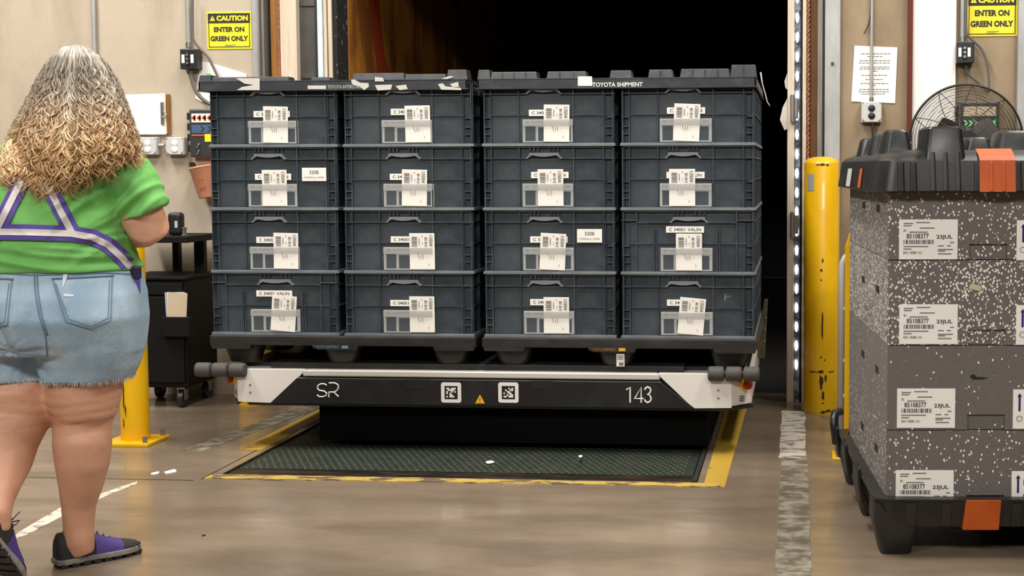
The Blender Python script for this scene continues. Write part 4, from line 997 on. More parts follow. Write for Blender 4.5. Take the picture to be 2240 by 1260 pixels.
# orange cup hung on the wall
t = thing('plastic_cup', 'orange plastic cup with marker scribble hung on the left wall', 'cup', wq(440, 430))
q = wq(444, 368, 0.07)
X = Matrix.Translation(q) @ Matrix.Rotation(math.radians(-10), 4, 'Y')
b = MB(X); b.lathe([(0.050, -0.165), (0.053, -0.16), (0.072, 0.0), (0.078, 0.004), (0.078, 0.012), (0.071, 0.012), (0.068, 0.0), (0.049, -0.15)], (0, 0, 0), 28); b.build('cup_body', 'cup_orange', t, smooth=True, angle=50)
b = MB(X); yy = -0.070
for k, (x, z) in enumerate(((-0.01, -0.07), (0.012, -0.07), (-0.005, -0.115), (0.015, -0.115))):
    b.tube([(x - 0.006, yy + 0.004 + 0.01 * (-z - 0.07) / 0.05, z - 0.014), (x - 0.004, yy + 0.004, z + 0.012), (x + 0.007, yy + 0.004, z + 0.006), (x - 0.004, yy + 0.005, z)], 0.0014, 4)
stuff(b.build('marker_scribble', 'label_red', t))
b = MB(); h_ = wq(420, 360, 0.02); b.cyl((h_.x, WALL - 0.03, h_.z), (h_.x, WALL, h_.z), 0.014, 10); b.build('hook', 'black_plastic', t)

# ================================================================== CART
CYF = 7.02
t = thing('rolling_cart', 'black rolling cabinet cart with a raised shelf against the left wall', 'cart', (-3.5, 7.2, 0))
def cz(v): return atY(370, v, CYF).z
def cxp(u): return atY(u, 700, CYF).x
x0, x1 = cxp(262), cxp(408); zt = cz(612)
b = MB(); b.box(x0, x1, CYF, 7.40, 0.11, zt); bd = b.build('cabinet_body', 'cart_black', t, bevel=0.006)
b = MB(); b.box(x0 + 0.01, x1 - 0.012, CYF - 0.016, CYF, 0.14, zt - 0.09); b.build('cabinet_door', 'cart_black', t, bevel=0.004)
b = MB(); b.box(x0 + 0.01, x1 - 0.012, CYF - 0.016, CYF, zt - 0.08, zt - 0.015); b.build('drawer', 'cart_black', t, bevel=0.004)
b = MB(); b.box(x0 - 0.01, x1 + 0.008, CYF - 0.02, 7.41, zt, zt + 0.016); b.build('cabinet_top', 'cart_black', t, bevel=0.004)
b = MB(); b.box(x0 - 0.01, cxp(418), CYF - 0.02, 7.41, cz(531), cz(517)); b.build('shelf_top', 'cart_black', t, bevel=0.004)
for (u0, u1, yy) in ((378, 400, 7.30), (318, 332, 7.36)):
    b = MB(); b.box(cxp(u0), cxp(u1), yy, yy + 0.04, zt, cz(525)); b.build('shelf_post', 'cart_black', t)
for (x, y) in ((x0 + 0.05, CYF + 0.04), (x1 - 0.05, CYF + 0.04), (x0 + 0.05, 7.36), (x1 - 0.05, 7.36)):
    b = MB(); b.tube([(x - 0.014, y, 0.045), (x + 0.014, y, 0.045)], 0.045, 18); w_ = b.build('caster_wheel', 'black_plastic', t, smooth=True, angle=40)
    b = MB(); b.box(x - 0.022, x - 0.017, y - 0.02, y + 0.02, 0.04, 0.11); b.box(x + 0.017, x + 0.022, y - 0.02, y + 0.02, 0.04, 0.11); b.box(x - 0.022, x + 0.022, y - 0.025, y + 0.025, 0.10, 0.112); b.build('caster_fork', 'steel', w_)
xp0, xp1 = cxp(370), cxp(422); zp0, zp1 = cz(697), cz(637)
for k in range(5):
    b = MB(); X = Matrix.Translation(((xp0 + xp1) / 2 - 0.02 + 0.006 * k, CYF - 0.022 - 0.006 * k, (zp0 + zp1) / 2)) @ Matrix.Rotation(math.radians(-2 + 1.5 * k), 4, 'Y'); b.xf = X
    b.box(-0.052, 0.052, -0.002, 0.002, -0.07, 0.07); d_ = b.build('booklet', 'tape_beige' if k == 4 else ('sticker', 'strap_purple', 'sticker', 'cover_grey')[k])
    tag(d_, ('front beige booklet in the cart side pocket', 'white booklet at the back of the cart pocket', 'purple edged booklet in the cart pocket', 'white booklet in the middle of the cart pocket', 'grey booklet behind the beige one in the cart pocket')[(k + 1) % 5], 'booklet', 'booklets in the cart pocket')
b = MB(); b.box(xp0 - 0.02, xp1 + 0.01, CYF - 0.06, CYF - 0.016, zp0 - 0.09, zp0 + 0.015); b.build('side_pocket', 'cart_black', t, bevel=0.004)
t = thing('desk_phone', 'black handset on the cart shelf beside the elbow', 'phone', (cxp(365), 7.15, cz(517)))
b = MB(); u0, u1 = cxp(352), cxp(383); b.box(u0, u1, 7.12, 7.18, cz(517), cz(466)); ph = b.build('casing', 'black_plastic', t, bevel=0.02, seg=3)
b = MB(); b.box(u0 + 0.045, u0 + 0.06, 7.117, 7.12, cz(500), cz(485)); b.build('phone_mark', 'cover_grey', ph)
q = cxp(390); b = MB(); b.lathe([(0.018, 0), (0.018, 0.004), (0.012, 0.006), (0.012, 0.034), (0.015, 0.036), (0.015, 0.044)], (q, 7.12, cz(517)), 16); tag(b.build('small_jar', 'steel', None, smooth=True, angle=40), 'small metal jar on the cart shelf', 'jar')

# ================================================================== FAN
FY = 6.9; fc_ = atY(2113, 308, FY); FR = 0.276
t = thing('pedestal_fan', 'large black pedestal fan with wire guard behind the foam stack', 'fan', (fc_.x, FY, 0))
X = Matrix.Translation(fc_)
def ring(b, r, y, tr, n=64): b.tube([(r * math.cos(2 * math.pi * i / n), y, r * math.sin(2 * math.pi * i / n)) for i in range(n)], tr, 5, closed=True)
b = MB(X); ring(b, FR, 0.0, 0.0065, 80); b.build('outer_ring', 'fan_wire', t, smooth=True)
for nm, sg in (('front_guard', -1), ('rear_guard', 1)):
    b = MB(X); n = 40 if sg < 0 else 16
    for k in range(1, n):
        r = 0.05 + (FR - 0.05) * k / n; ring(b, r, sg * 0.075 * math.cos(math.pi / 2 * (r / FR) ** 2), 0.0011 if sg < 0 else 0.0011, 56)
    for k in range(10):
        a = 2 * math.pi * k / 10 + 0.2; pts = []
        for i in range(9):
            r = 0.04 + (FR - 0.04) * i / 8; aa = a + 0.35 * (1 - r / FR) * sg
            pts.append((r * math.cos(aa), sg * 0.075 * math.cos(math.pi / 2 * (r / FR) ** 2), r * math.sin(aa)))
        b.tube(pts, 0.002, 5)
    b.build(nm, 'fan_wire', t, smooth=True)
b = MB(X); b.tube([(0, -0.08, 0), (0, -0.07, 0)], 0.05, 24); b.build('guard_badge', 'black_plastic', t)
for k in range(3):
    a = 2 * math.pi * k / 3 + math.pi / 2; b = MB(X @ Matrix.Rotation(a, 4, 'Y')); pts = []
    for i in range(6):
        r = 0.03 + 0.13 * i / 5; w = 0.025 + 0.025 * math.sin(math.pi * i / 5 * 0.8)
        pts.append([(r, -0.02 - 0.3 * w, -w), (r, 0.02 + 0.3 * w, w), (r, 0.023 + 0.3 * w, w), (r, -0.017 - 0.3 * w, -w)])
    b.loft(pts); b.build('blade', 'galv_dark', t, smooth=True, angle=40)
b = MB(X); b.tube([(0, -0.03, 0), (0, 0.03, 0), (0, 0.05, 0), (0, 0.19, 0), (0, 0.21, 0)], [0.035, 0.035, 0.07, 0.07, 0.04], 20); b.build('motor', 'black_plastic', t, smooth=True, angle=40)
b = MB(); b.cyl((fc_.x, FY + 0.12, 0.02), (fc_.x, FY + 0.12, fc_.z - 0.05), 0.018, 14); b.build('pole', 'black_plastic', t, smooth=True, angle=40)
b = MB(); b.lathe([(0.25, 0), (0.25, 0.015), (0.06, 0.03), (0.03, 0.06)], (fc_.x, FY + 0.12, 0), 28); b.build('base', 'black_plastic', t, smooth=True, angle=40)

# ================================================================== FOAM STACK (right foreground)
DA = math.radians(4.2)
DX = Matrix.Translation((0.297, 4.5, 0)) @ Matrix.Rotation(DA, 4, 'Z')
DW, DD = 1.20, 1.12
def dthing(name, label, cat, z, group=None):
    p = DX @ Vector((DW / 2, DD / 2, z)); return thing(name, label, cat, p, group, DA)
zs = (1.255, 0.978, 0.698, 0.418, 0.15)
flab = ('speckled grey foam layer directly under the black lid', 'heavily white-speckled foam layer, second from the top of the stack', 'nearly plain grey foam layer, third from the top of the stack', 'grey foam layer sitting in the black bottom tray')
for k in range(4):
    z1, z0 = zs[k], zs[k + 1]
    t = dthing('foam_layer', flab[k], 'foam box', z0, 'foam layers of the right stack')
    b = MB(DX); g = 0.0015; e = 0.002 * (k % 2); nx0, nx1, nz = 0.262, 0.385, z0 + 0.052
    b.box(0, DW, 0.009, DD, z0 + g, z1 - g)
    b.box(e, nx0, 0, 0.009, z0 + g, z1 - g); b.box(nx1, DW - e, 0, 0.009, z0 + g, z1 - g); b.box(nx0, nx1, 0, 0.009, nz, z1 - g)
    b.build('foam_body', 'foam_%d' % k, t, bevel=0.003 if False else 0)
    for (w0, w1) in ((0.22, 0.30), (0.62, 0.70)):
        b = MB(DX); b.box(-0.0012, 0.001, w0, w1, (z0 + z1) / 2 + 0.01, (z0 + z1) / 2 + 0.035)
        b.build('hand_hole_shade', 'black_matte', t)  # flat black patch paints the shade inside a hand hole
    # printed labels
    lx = 0.030 + (0.004, 0.007, 0.002, 0.0)[k]; lz1 = (1.110, 0.833, 0.556, 0.285)[k]; lw, lh = 0.190, 0.130
    y = -0.0016
    lz0 = max(lz1 - lh, 0.197) if k == 3 else lz1 - lh
    b = MB(DX); b.box(lx, lx + lw, y, 0.0, lz1 - lh, lz1); lb = b.build('shipping_label', 'sticker', t)
    b = MB(DX); yy = y - 0.0008; X0 = lx; Z1 = lz1
    b.text('85108377', X0 + 0.060, Z1 - 0.054, 0.016, yy, 0.015, width=0.072); b.text('23JUL', X0 + 0.147, Z1 - 0.058, 0.016, yy, 0.02, width=0.052)
    b.bars(X0 + 0.014, X0 + 0.114, Z1 - 0.080, Z1 - 0.066, yy, 26, 4); b.text('31', X0 + 0.018, Z1 - 0.036, 0.008, yy, 0.02)
    b.build('label_print', 'ink', lb)
    b = MB(DX)
    for (a0, a1, d) in ((0.014, 0.045, 0.013), (0.014, 0.04, 0.02), (0.055, 0.10, 0.010), (0.066, 0.115, 0.028), (0.033, 0.092, 0.041), (0.014, 0.095, 0.088), (0.014, 0.04, 0.096), (0.126, 0.145, 0.086), (0.155, 0.168, 0.086), (0.126, 0.175, 0.098), (0.126, 0.15, 0.103), (0.126, 0.17, 0.112), (0.165, 0.178, 0.075)):
        b.rect(X0 + a0, X0 + a1, Z1 - d - 0.0018, Z1 - d + 0.0018, yy)
    b.bars(X0 + 0.014, X0 + 0.078, Z1 - 0.112, Z1 - 0.104, yy, 20, 9)
    stuff(b.build('fine_print', 'ink_grey', lb))
    bx = 0.415 + (0.0, 0.002, -0.004, -0.005)[k]; bz1 = lz1 - 0.003
    b = MB(DX); b.box(bx, bx + 0.12, y, 0, bz1 - lh, bz1); lb = b.build('arrow_label', 'sticker', t)
    b = MB(DX); ax = bx + 0.021; b.rect(ax - 0.0035, ax + 0.0035, bz1 - 0.072, bz1 - 0.022, yy); b.add([(ax - 0.008, yy, bz1 - 0.024), (ax + 0.008, yy, bz1 - 0.024), (ax, yy, bz1 - 0.012)], [(0, 1, 2)]); b.build('up_arrow', 'ink_blue', lb)
    b = MB(DX); b.text('N', bx + 0.047, bz1 - 0.036, 0.018, yy, 0.02); b.text('N', bx + 0.047, bz1 - 0.085, 0.018, yy, 0.02); b.build('label_letter', 'ink', lb)
    b = MB(DX); ring(b, 0.009, yy, 0.0008, 20) if False else None
    b.tube([(ax + 0.009 * math.cos(i * 0.5236), yy, bz1 - 0.096 + 0.009 * math.sin(i * 0.5236)) for i in range(12)], 0.0012, 4, closed=True); b.build('round_logo', 'ink_grey', lb)
    if k == 1:
        b = MB(DX); b.add([(0.262, -0.0012, 0.885), (0.300, -0.0012, 0.876), (0.303, -0.0012, 0.893), (0.268, -0.0012, 0.902)], [(0, 1, 2, 3)]); b.build('tape_scrap', 'tape_beige', t)
    if k == 2:
        b = MB(DX); b.add([(x, -0.001, z) for x, z in ((0.268, 0.597), (0.282, 0.604), (0.292, 0.594), (0.330, 0.592), (0.31, 0.586), (0.278, 0.586))], [(5, 4, 3, 2, 1, 0)]); b.build('gouge_shade', 'black_matte', t)  # damage hole drawn as a flat dark shape, its inner shade painted

# bottom tray with feet and latches
t = dthing('stack_tray', 'black plastic bottom tray with orange patch under the foam layers', 'tray', 0)
def rounded(x0, x1, y0, y1, r, n=6):
    out = []
    for cx, cy, a0 in ((x1 - r, y1 - r, 0), (x0 + r, y1 - r, 90), (x0 + r, y0 + r, 180), (x1 - r, y0 + r, 270)):
        for k in range(n + 1):
            a = math.radians(a0 + 90 * k / n); out.append((cx + r * math.cos(a), cy + r * math.sin(a)))
    return out
rg = []
for z, e in ((0.10, 0.012), (0.13, 0.022), (0.186, 0.040), (0.194, 0.048), (0.199, 0.048), (0.199, 0.008), (0.148, 0.002)):
    rg.append([(x, y, z) for x, y in rounded(-e, DW + e, -e, DD + e, 0.06)])
b = MB(DX); b.loft(rg); b.build('tray_rim', 'tray_black', t, smooth=True, angle=35)
for k in range(10):
    xx = 0.06 + 0.115 * k
    b = MB(DX); b.hexa([(xx, -0.018, 0.10), (xx + 0.035, -0.018, 0.10), (xx + 0.035, 0.0, 0.10), (xx, 0.0, 0.10), (xx, -0.043, 0.185), (xx + 0.035, -0.043, 0.185), (xx + 0.035, 0.0, 0.185), (xx, 0.0, 0.185)]); b.build('wall_rib', 'tray_black', t, bevel=0.004)
for (fx, fy) in ((0.035, 0.06), (0.60, 0.06), (1.165, 0.06), (0.035, 0.56), (0.60, 0.56), (1.165, 0.56), (0.035, 1.06), (0.60, 1.06), (1.165, 1.06)):
    rg = []
    for z, r in ((0.0, 0.048), (0.006, 0.052), (0.12, 0.078), (0.18, 0.074)):
        rg.append([(x, y, z) for x, y in rounded(fx - r, fx + r, fy - r, fy + r, 0.02, 3)])
    b = MB(DX); b.loft(rg); b.build('foot', 'tray_black', t, smooth=True, angle=35)
b = MB(DX); b.hexa([(0.245, -0.030, 0.092), (0.365, -0.030, 0.092), (0.365, 0, 0.092), (0.245, 0, 0.092), (0.252, -0.050, 0.198), (0.368, -0.050, 0.198), (0.368, 0.0, 0.198), (0.252, 0.0, 0.198)]); b.build('orange_patch', 'orange_paint', t, bevel=0.004)
for yy in (0.30, 0.72, 1.05):
    b = MB(DX); b.prism([(-0.02, 0.10), (-0.048, 0.10), (-0.058, 0.16), (-0.062, 0.218), (-0.05, 0.232), (-0.045, 0.19)][::-1], yy, yy + 0.10); b.build('latch', 'lid_thermo', t, bevel=0.006)
b = MB(DX); b.tube([(-0.052, 1.10, 0.15), (-0.062, 1.10, 0.235), (-0.056, 1.13, 0.27), (-0.03, 1.16, 0.272)], 0.018, 8); b.build('handle_loop', 'lid_thermo', t, smooth=True)

# thermoformed lid with nesting feet
t = dthing('moulded_cover', 'black moulded cover with nesting feet and orange patch on the foam stack', 'cover', 1.2)
rg = []
for z, e in ((1.197, 0.030), (1.203, 0.052), (1.30, 0.038), (1.312, 0.026), (1.335, -0.025), (1.335, -0.10)):
    rg.append([(x, y, z) for x, y in rounded(-e, DW + e, -e, DD + e, 0.075 if e > -0.05 else 0.02, 8)])
b = MB(DX); b.loft(rg); b.build('skirt', 'lid_thermo', t, smooth=True, angle=30)
def bump(x0, x1, y0, y1, z1, z0=1.29, r=0.018, tp=0.02, front=False):
    rg = []
    for z, e in ((z0, 0.0), (z1 - 0.008, tp), (z1, tp + 0.008)):
        rg.append([(x, y, z) for x, y in rounded(x0 + e, x1 - e, y0 + (e * 0.6 if front else e), y1 - e, r, 4)])
    b = MB(DX); b.loft(rg); b.build('nesting_foot', 'lid_thermo', t, smooth=True, angle=35)
bump(-0.005, 0.105, 0.12, 0.30, 1.405); bump(0.098, 0.252, -0.042, 0.17, 1.410, 1.22, front=True); bump(0.06, 0.11, 0.16, 0.26, 1.365)
bump(0.255, 0.365, 0.08, 0.28, 1.378); bump(0.36, 0.50, 0.06, 0.26, 1.398); bump(0.50, 0.66, 0.06, 0.26, 1.39)
bump(-0.012, 0.09, 0.42, 0.56, 1.398); bump(-0.015, 0.09, 0.72, 0.88, 1.388); bump(0.30, 0.44, 0.5, 0.7, 1.375); bump(0.60, 0.75, 0.5, 0.7, 1.375)
bump(0.85, 1.0, 0.06, 0.26, 1.40); bump(1.05, 1.19, 0.1, 0.3, 1.40); bump(1.08, 1.2, 0.5, 0.7, 1.39); bump(1.08, 1.2, 0.85, 1.0, 1.39)
for xx in (0.02, 0.06, 0.265, 0.395, 0.43, 0.50, 0.57, 0.64, 0.71, 0.78, 0.85, 0.92, 0.99, 1.06, 1.13):
    b = MB(DX); b.hexa([(xx, -0.057, 1.200), (xx + 0.024, -0.057, 1.200), (xx + 0.024, 0, 1.200), (xx, 0, 1.200), (xx + 0.002, -0.045, 1.298), (xx + 0.022, -0.045, 1.298), (xx + 0.022, 0, 1.298), (xx + 0.002, 0, 1.298)]); b.build('skirt_rib', 'lid_thermo', t, bevel=0.005)
for xx in (0.125, 0.165, 0.205):
    b = MB(DX); b.hexa([(xx, -0.057, 1.200), (xx + 0.02, -0.057, 1.200), (xx + 0.02, 0, 1.200), (xx, 0, 1.200), (xx + 0.002, -0.036, 1.33), (xx + 0.018, -0.036, 1.33), (xx + 0.018, 0, 1.33), (xx + 0.002, 0, 1.33)]); b.build('skirt_rib', 'lid_thermo', t, bevel=0.005)
b = MB(DX); op = [(-0.056, 1.199), (-0.0435, 1.300), (-0.032, 1.314), (0.022, 1.338)]
for i in range(3):
    (ya, za), (yb, zb_) = op[i], op[i + 1]
    b.add([(0.282, ya - 0.003, za + 0.001), (0.397, ya - 0.003, za + 0.001), (0.397, yb - 0.003, zb_ + 0.001), (0.282, yb - 0.003, zb_ + 0.001)], [(0, 1, 2, 3)])
pt = b.build('orange_patch', 'orange_paint', t)
for xx in (0.315, 0.355):
    b = MB(DX); b.hexa([(xx, -0.063, 1.201), (xx + 0.010, -0.063, 1.201), (xx + 0.010, -0.04, 1.201), (xx, -0.04, 1.201), (xx, -0.05, 1.297), (xx + 0.010, -0.05, 1.297), (xx + 0.010, -0.03, 1.297), (xx, -0.03, 1.297)]); b.build('patch_rib', 'orange_paint', pt, bevel=0.003)
b = MB(DX); b.box(0.428, 0.50, -0.0585, -0.05, 1.215, 1.262); b.build('orange_sticker', 'orange_sticker', t)
def side_sticker(w0, w1, m, nm):
    b = MB(DX); b.add([(-0.0535, w1, 1.208), (-0.0535, w0, 1.208), (-0.0445, w0, 1.275), (-0.0445, w1, 1.275)], [(0, 1, 2, 3)]); b.build(nm, m, t)
side_sticker(0.66, 0.80, 'cover_grey', 'grey_sticker'); side_sticker(0.34, 0.42, 'orange_paint', 'orange_sticker')

# scraps on the floor and on the deck
for k, (u, v, s_) in enumerate(((375, 1032, 0.03), (340, 1036, 0.02), (1072, 1012, 0.025), (1270, 999, 0.016), (1225, 936, 0.02), (1003, 893, 0.006), (445, 1172, 0.008), (1270, 1008, 0.01))):
    q = atZ(u, v); rnd = random.Random(k + 40); n = 7
    pl = [(q.x + s_ * rnd.uniform(0.5, 1) * math.cos(6.283 * i / n), q.y + 1.6 * s_ * rnd.uniform(0.5, 1) * math.sin(6.283 * i / n)) for i in range(n)]
    b = MB(); b.slab(pl, 0.0005, 0.003)
    tag(b.build('paper_scrap', 'sticker' if k < 6 else 'deck_black'), ('white paper scrap on the floor right of the left bollard', 'small grey paper scrap beside the white one on the floor', 'torn paper scrap in the middle of the green deck', 'paper scrap on the green deck, right of the middle', 'paper scrap in the shadow under the robot', 'tiny white speck on the floor under the robot front', 'tiny dark crumb on the floor in front of the dock', 'dark crumb on the green deck edge')[k], 'scrap', 'scraps of litter')

# ================================================================== PERSON
PY = 4.17
def pq(u, v, dy=0.0): return atY(u, v, PY + dy)
SPX = (pq(300, 600).x - pq(0, 600).x) / 300
per = thing('person', 'person seen from behind in green T-shirt, denim shorts and purple harness straps', 'person', (-2.35, PY, 0))
def ering(c, rx, ry, n=36, p=2.3):
    out = []
    for j in range(n):
        a = 2 * math.pi * j / n; ca, sa = math.cos(a), math.sin(a)
        out.append((c.x + rx * math.copysign(abs(ca) ** (2 / p), ca), c.y + ry * math.copysign(abs(sa) ** (2 / p), sa), c.z))
    return out
def px_loft(rows, n=36, p=2.3):
    """rows: (v, left px, right px, depth half, depth offset) from low to high"""
    return [ering(pq((l + r) / 2, v, dy), (r - l) / 2 * SPX, ry, n, p) for v, l, r, ry, dy in rows]
def solid(name, mb, m, voxel, smooth_it, parent):
    me = mb.mesh(name); bm = bmesh.new(); bm.from_mesh(me); bmesh.ops.recalc_face_normals(bm, faces=bm.faces); bm.to_mesh(me); bm.free()
    o = link(name, me, m, parent)
    r = o.modifiers.new('r', 'REMESH'); r.mode = 'VOXEL'; r.voxel_size = voxel; r.use_smooth_shade = True
    s_ = o.modifiers.new('s', 'SMOOTH'); s_.factor = 0.5; s_.iterations = smooth_it
    bake(o)
    if not o.data.materials: o.data.materials.append(M[m])
    o.data.polygons.foreach_set('use_smooth', [True] * len(o.data.polygons)); return o
def displace(o, fn):
    me = o.data; me.update(); ns = [v.normal.copy() for v in me.vertices]
    for v, n in zip(me.vertices, ns): v.co += n * fn(v.co, n)
    me.update()

# skin: torso, head, arms with hands and legs as one continuous surface
body = MB()
body.loft(px_loft([(760, -90, 285, 0.18, 0), (700, -95, 295, 0.20, 0), (600, -85, 280, 0.20, 0), (500, -70, 265, 0.19, 0), (420, -75, 262, 0.17, 0), (370, -60, 250, 0.14, 0), (335, 10, 205, 0.09, 0.01), (300, 75, 165, 0.055, 0.02), (250, 95, 175, 0.05, 0.03)]))
hc = pq(160, 185, 0.05)
body.loft([ering(hc + Vector((0, 0.0 + 0.012 * k, dz)), r, r * 1.22, 28, 2.1) for k, (dz, r) in enumerate(((-0.125, 0.03), (-0.11, 0.05), (-0.07, 0.064), (-0.02, 0.073), (0.03, 0.076), (0.07, 0.066), (0.10, 0.045), (0.112, 0.02)))])
body.tube([hc + Vector((0, 0.09, 0.015)), hc + Vector((0, 0.125, -0.03)), hc + Vector((0, 0.10, -0.045))], [0.010, 0.016, 0.012], 8)      # nose
for s_ in (-1, 1):
    e = hc + Vector((s_ * 0.08, 0.03, -0.02)); body.tube([e + Vector((0, 0, -0.03)), e, e + Vector((0, 0, 0.03))], [0.010, 0.016, 0.012], 8)   # ears
def arm(sh, el, wr, palm):
    body.tube([sh, sh.lerp(el, 0.4), sh.lerp(el, 0.75), el, el.lerp(wr, 0.12), el.lerp(wr, 0.35), el.lerp(wr, 0.7), wr], [0.082, 0.078, 0.074, 0.066, 0.062, 0.058, 0.042, 0.031], 20)
    d = (wr - el).normalized(); side = Vector((0, 0, 1)); k = d.cross(side).normalized()
    body.tube([wr - d * 0.02, wr + d * 0.03, wr + d * 0.075], [0.028, 0.036, 0.034], 12)
    for i, (o_, l) in enumerate(((0.03, 0.062), (0.010, 0.072), (-0.010, 0.068), (-0.03, 0.052))):
        b0 = wr + d * 0.075 + side * o_; body.tube([b0 - d * 0.02, b0 + d * l * 0.4, b0 + d * l * 0.75 + k * palm * 0.022, b0 + d * l * 0.8 + k * palm * 0.05], [0.0105, 0.0100, 0.0095, 0.008], 8)
    b0 = wr + d * 0.02 + side * 0.03; body.tube([b0, b0 + d * 0.03 + side * 0.028 + k * palm * 0.012, b0 + d * 0.055 + side * 0.034 + k * palm * 0.034], [0.013, 0.012, 0.009], 8)
arm(pq(248, 372), pq(325, 500, 0.02), pq(225, 505, 0.34), -1)
arm(pq(-62, 372), pq(-140, 505, 0.02), pq(-40, 505, 0.34), 1)
def leg(rows):
    body.tube([pq(c, v, dy) for v, c, h, dy in rows], [h * SPX for v, c, h, dy in rows], 28)
leg([(700, 195, 96, 0), (780, 190, 84, 0), (830, 185, 77, 0), (872, 183, 74, -0.005), (895, 183, 69, 0.0), (918, 180, 60, 0.005), (940, 180, 58.5, 0), (970, 180, 59, -0.012), (1010, 180, 55, -0.012), (1060, 177, 45, 0), (1105, 172, 35, 0.008), (1150, 172, 31, 0.012), (1185, 172, 32, 0.012), (1210, 178, 28, 0.02)])
leg([(700, 0, 90, 0), (780, 18, 80, -0.005), (830, 26, 78, -0.015), (875, 38, 78, -0.035), (905, 38, 73, -0.04), (930, 28, 65, -0.06), (965, 12, 64, -0.10), (1010, 2, 60, -0.15), (1055, -5, 46, -0.21), (1095, -9, 34, -0.26), (1125, -12, 31, -0.29), (1160, -12, 30, -0.29)])
body = solid('body', body, 'skin', 0.008, 6, per)
def skin_fold(p, n):
    q = CAM_H; v = 0.0
    z = p.z
    if 0.40 < z < 0.64 and n.y < 0.2:                       # creases above the back of the knee
        w = math.sin((z - 0.40) / 0.24 * math.pi)
        v += -0.0035 * w * max(0.0, math.sin(z * 165 + 5.0 * noise.noise(p * 7))) ** 6
        v += 0.004 * w * noise.noise(p * 14)
    return v
displace(body, skin_fold)

# T-shirt
sh = MB()
sh.loft(px_loft([(588, -105, 296, 0.225, 0), (575, -106, 298, 0.235, 0), (545, -100, 290, 0.232, 0), (505, -88, 276, 0.222, -0.005), (460, -86, 274, 0.215, -0.005), (420, -92, 280, 0.20, -0.005), (385, -92, 284, 0.175, 0), (360, -84, 276, 0.15, 0.005), (338, -50, 246, 0.12, 0.01), (318, 10, 205, 0.095, 0.015), (300, 55, 180, 0.07, 0.02)], 48))
for (s0, s1, s2, s3) in (((232, 372), (275, 395), (298, 435), (315, 468)), ((-48, 372), (-92, 395), (-115, 435), (-132, 468))):
    sh.tube([pq(*s0), pq(*s1), pq(*s2), pq(*s3, 0.008)], [0.092, 0.096, 0.091, 0.083], 24)
shirt = solid('t_shirt', sh, 'shirt_green', 0.007, 7, per)
zh = pq(100, 585).z
def cloth_fold(p, n):
    z = p.z; v = 0.004 * noise.noise(p * 6)
    low = max(0.0, 1 - abs(z - (zh + 0.06)) / 0.10)           # bunched cloth above the waistband
    v += 0.018 * low * (0.5 - abs(noise.noise(Vector((p.x * 3, p.y * 2, z * 24 + 2.5 * p.x))))* 2)
    sw_ = max(0.0, 1 - (Vector((p.x, z)) - Vector((pq(280, 470).x, pq(280, 470).z))).length / 0.20)   # pulls at the armpit
    v += 0.022 * sw_ * (0.4 - 2 * abs(noise.noise(Vector(((p.x - z) * 20, (p.x + z) * 4, 0.3)))))
    mid = max(0.0, 1 - abs(z - pq(100, 430).z) / 0.14); v += 0.012 * mid * (0.4 - 2 * abs(noise.noise(Vector(((p.x + 0.6 * z) * 11, (p.x - z) * 3, 5.1)))))
    return v
displace(shirt, cloth_fold)

# denim shorts
so = MB()
so.loft(px_loft([(765, -108, 305, 0.185, -0.01), (740, -112, 307, 0.21, -0.015), (690, -112, 309, 0.235, -0.025), (640, -106, 304, 0.232, -0.015), (600, -100, 294, 0.222, 0), (572, -92, 286, 0.215, 0)], 48))
so.loft(px_loft([(826, 98, 280, 0.142, 0), (800, 96, 294, 0.15, -0.002), (760, 92, 304, 0.175, -0.008), (710, 80, 306, 0.20, -0.01)], 32, 2.2))
so.loft(px_loft([(826, -102, 116, 0.142, -0.015), (800, -108, 116, 0.15, -0.015), (760, -112, 110, 0.175, -0.014), (710, -110, 120, 0.20, -0.01)], 32, 2.2))
shorts = solid('denim_shorts', so, 'denim', 0.007, 5, per)
xcr, zcr = pq(100, 760).x, pq(100, 750).z
def denim_fold(p, n):
    v = 0.003 * noise.noise(p * 9)
    if n.y < 0.3:
        dx = p.x - xcr; dz = p.z - zcr; r = math.hypot(dx, dz)
        v += 0.010 * max(0, 1 - r / 0.20) * noise.noise(Vector((math.atan2(dz, dx) * 4.2, r * 5, 2.0)))       # creases radiating from the crotch
        v -= 0.014 * max(0.0, min(1.0, -n.y * 2 - 0.6)) * max(0.0, 1 - abs(dx + 0.02 * dz / 0.2) / 0.035) * max(0.0, min(1.0, (pq(0, 640).z - p.z) / 0.08))   # centre cleft
    return v
displace(shorts, denim_fold)

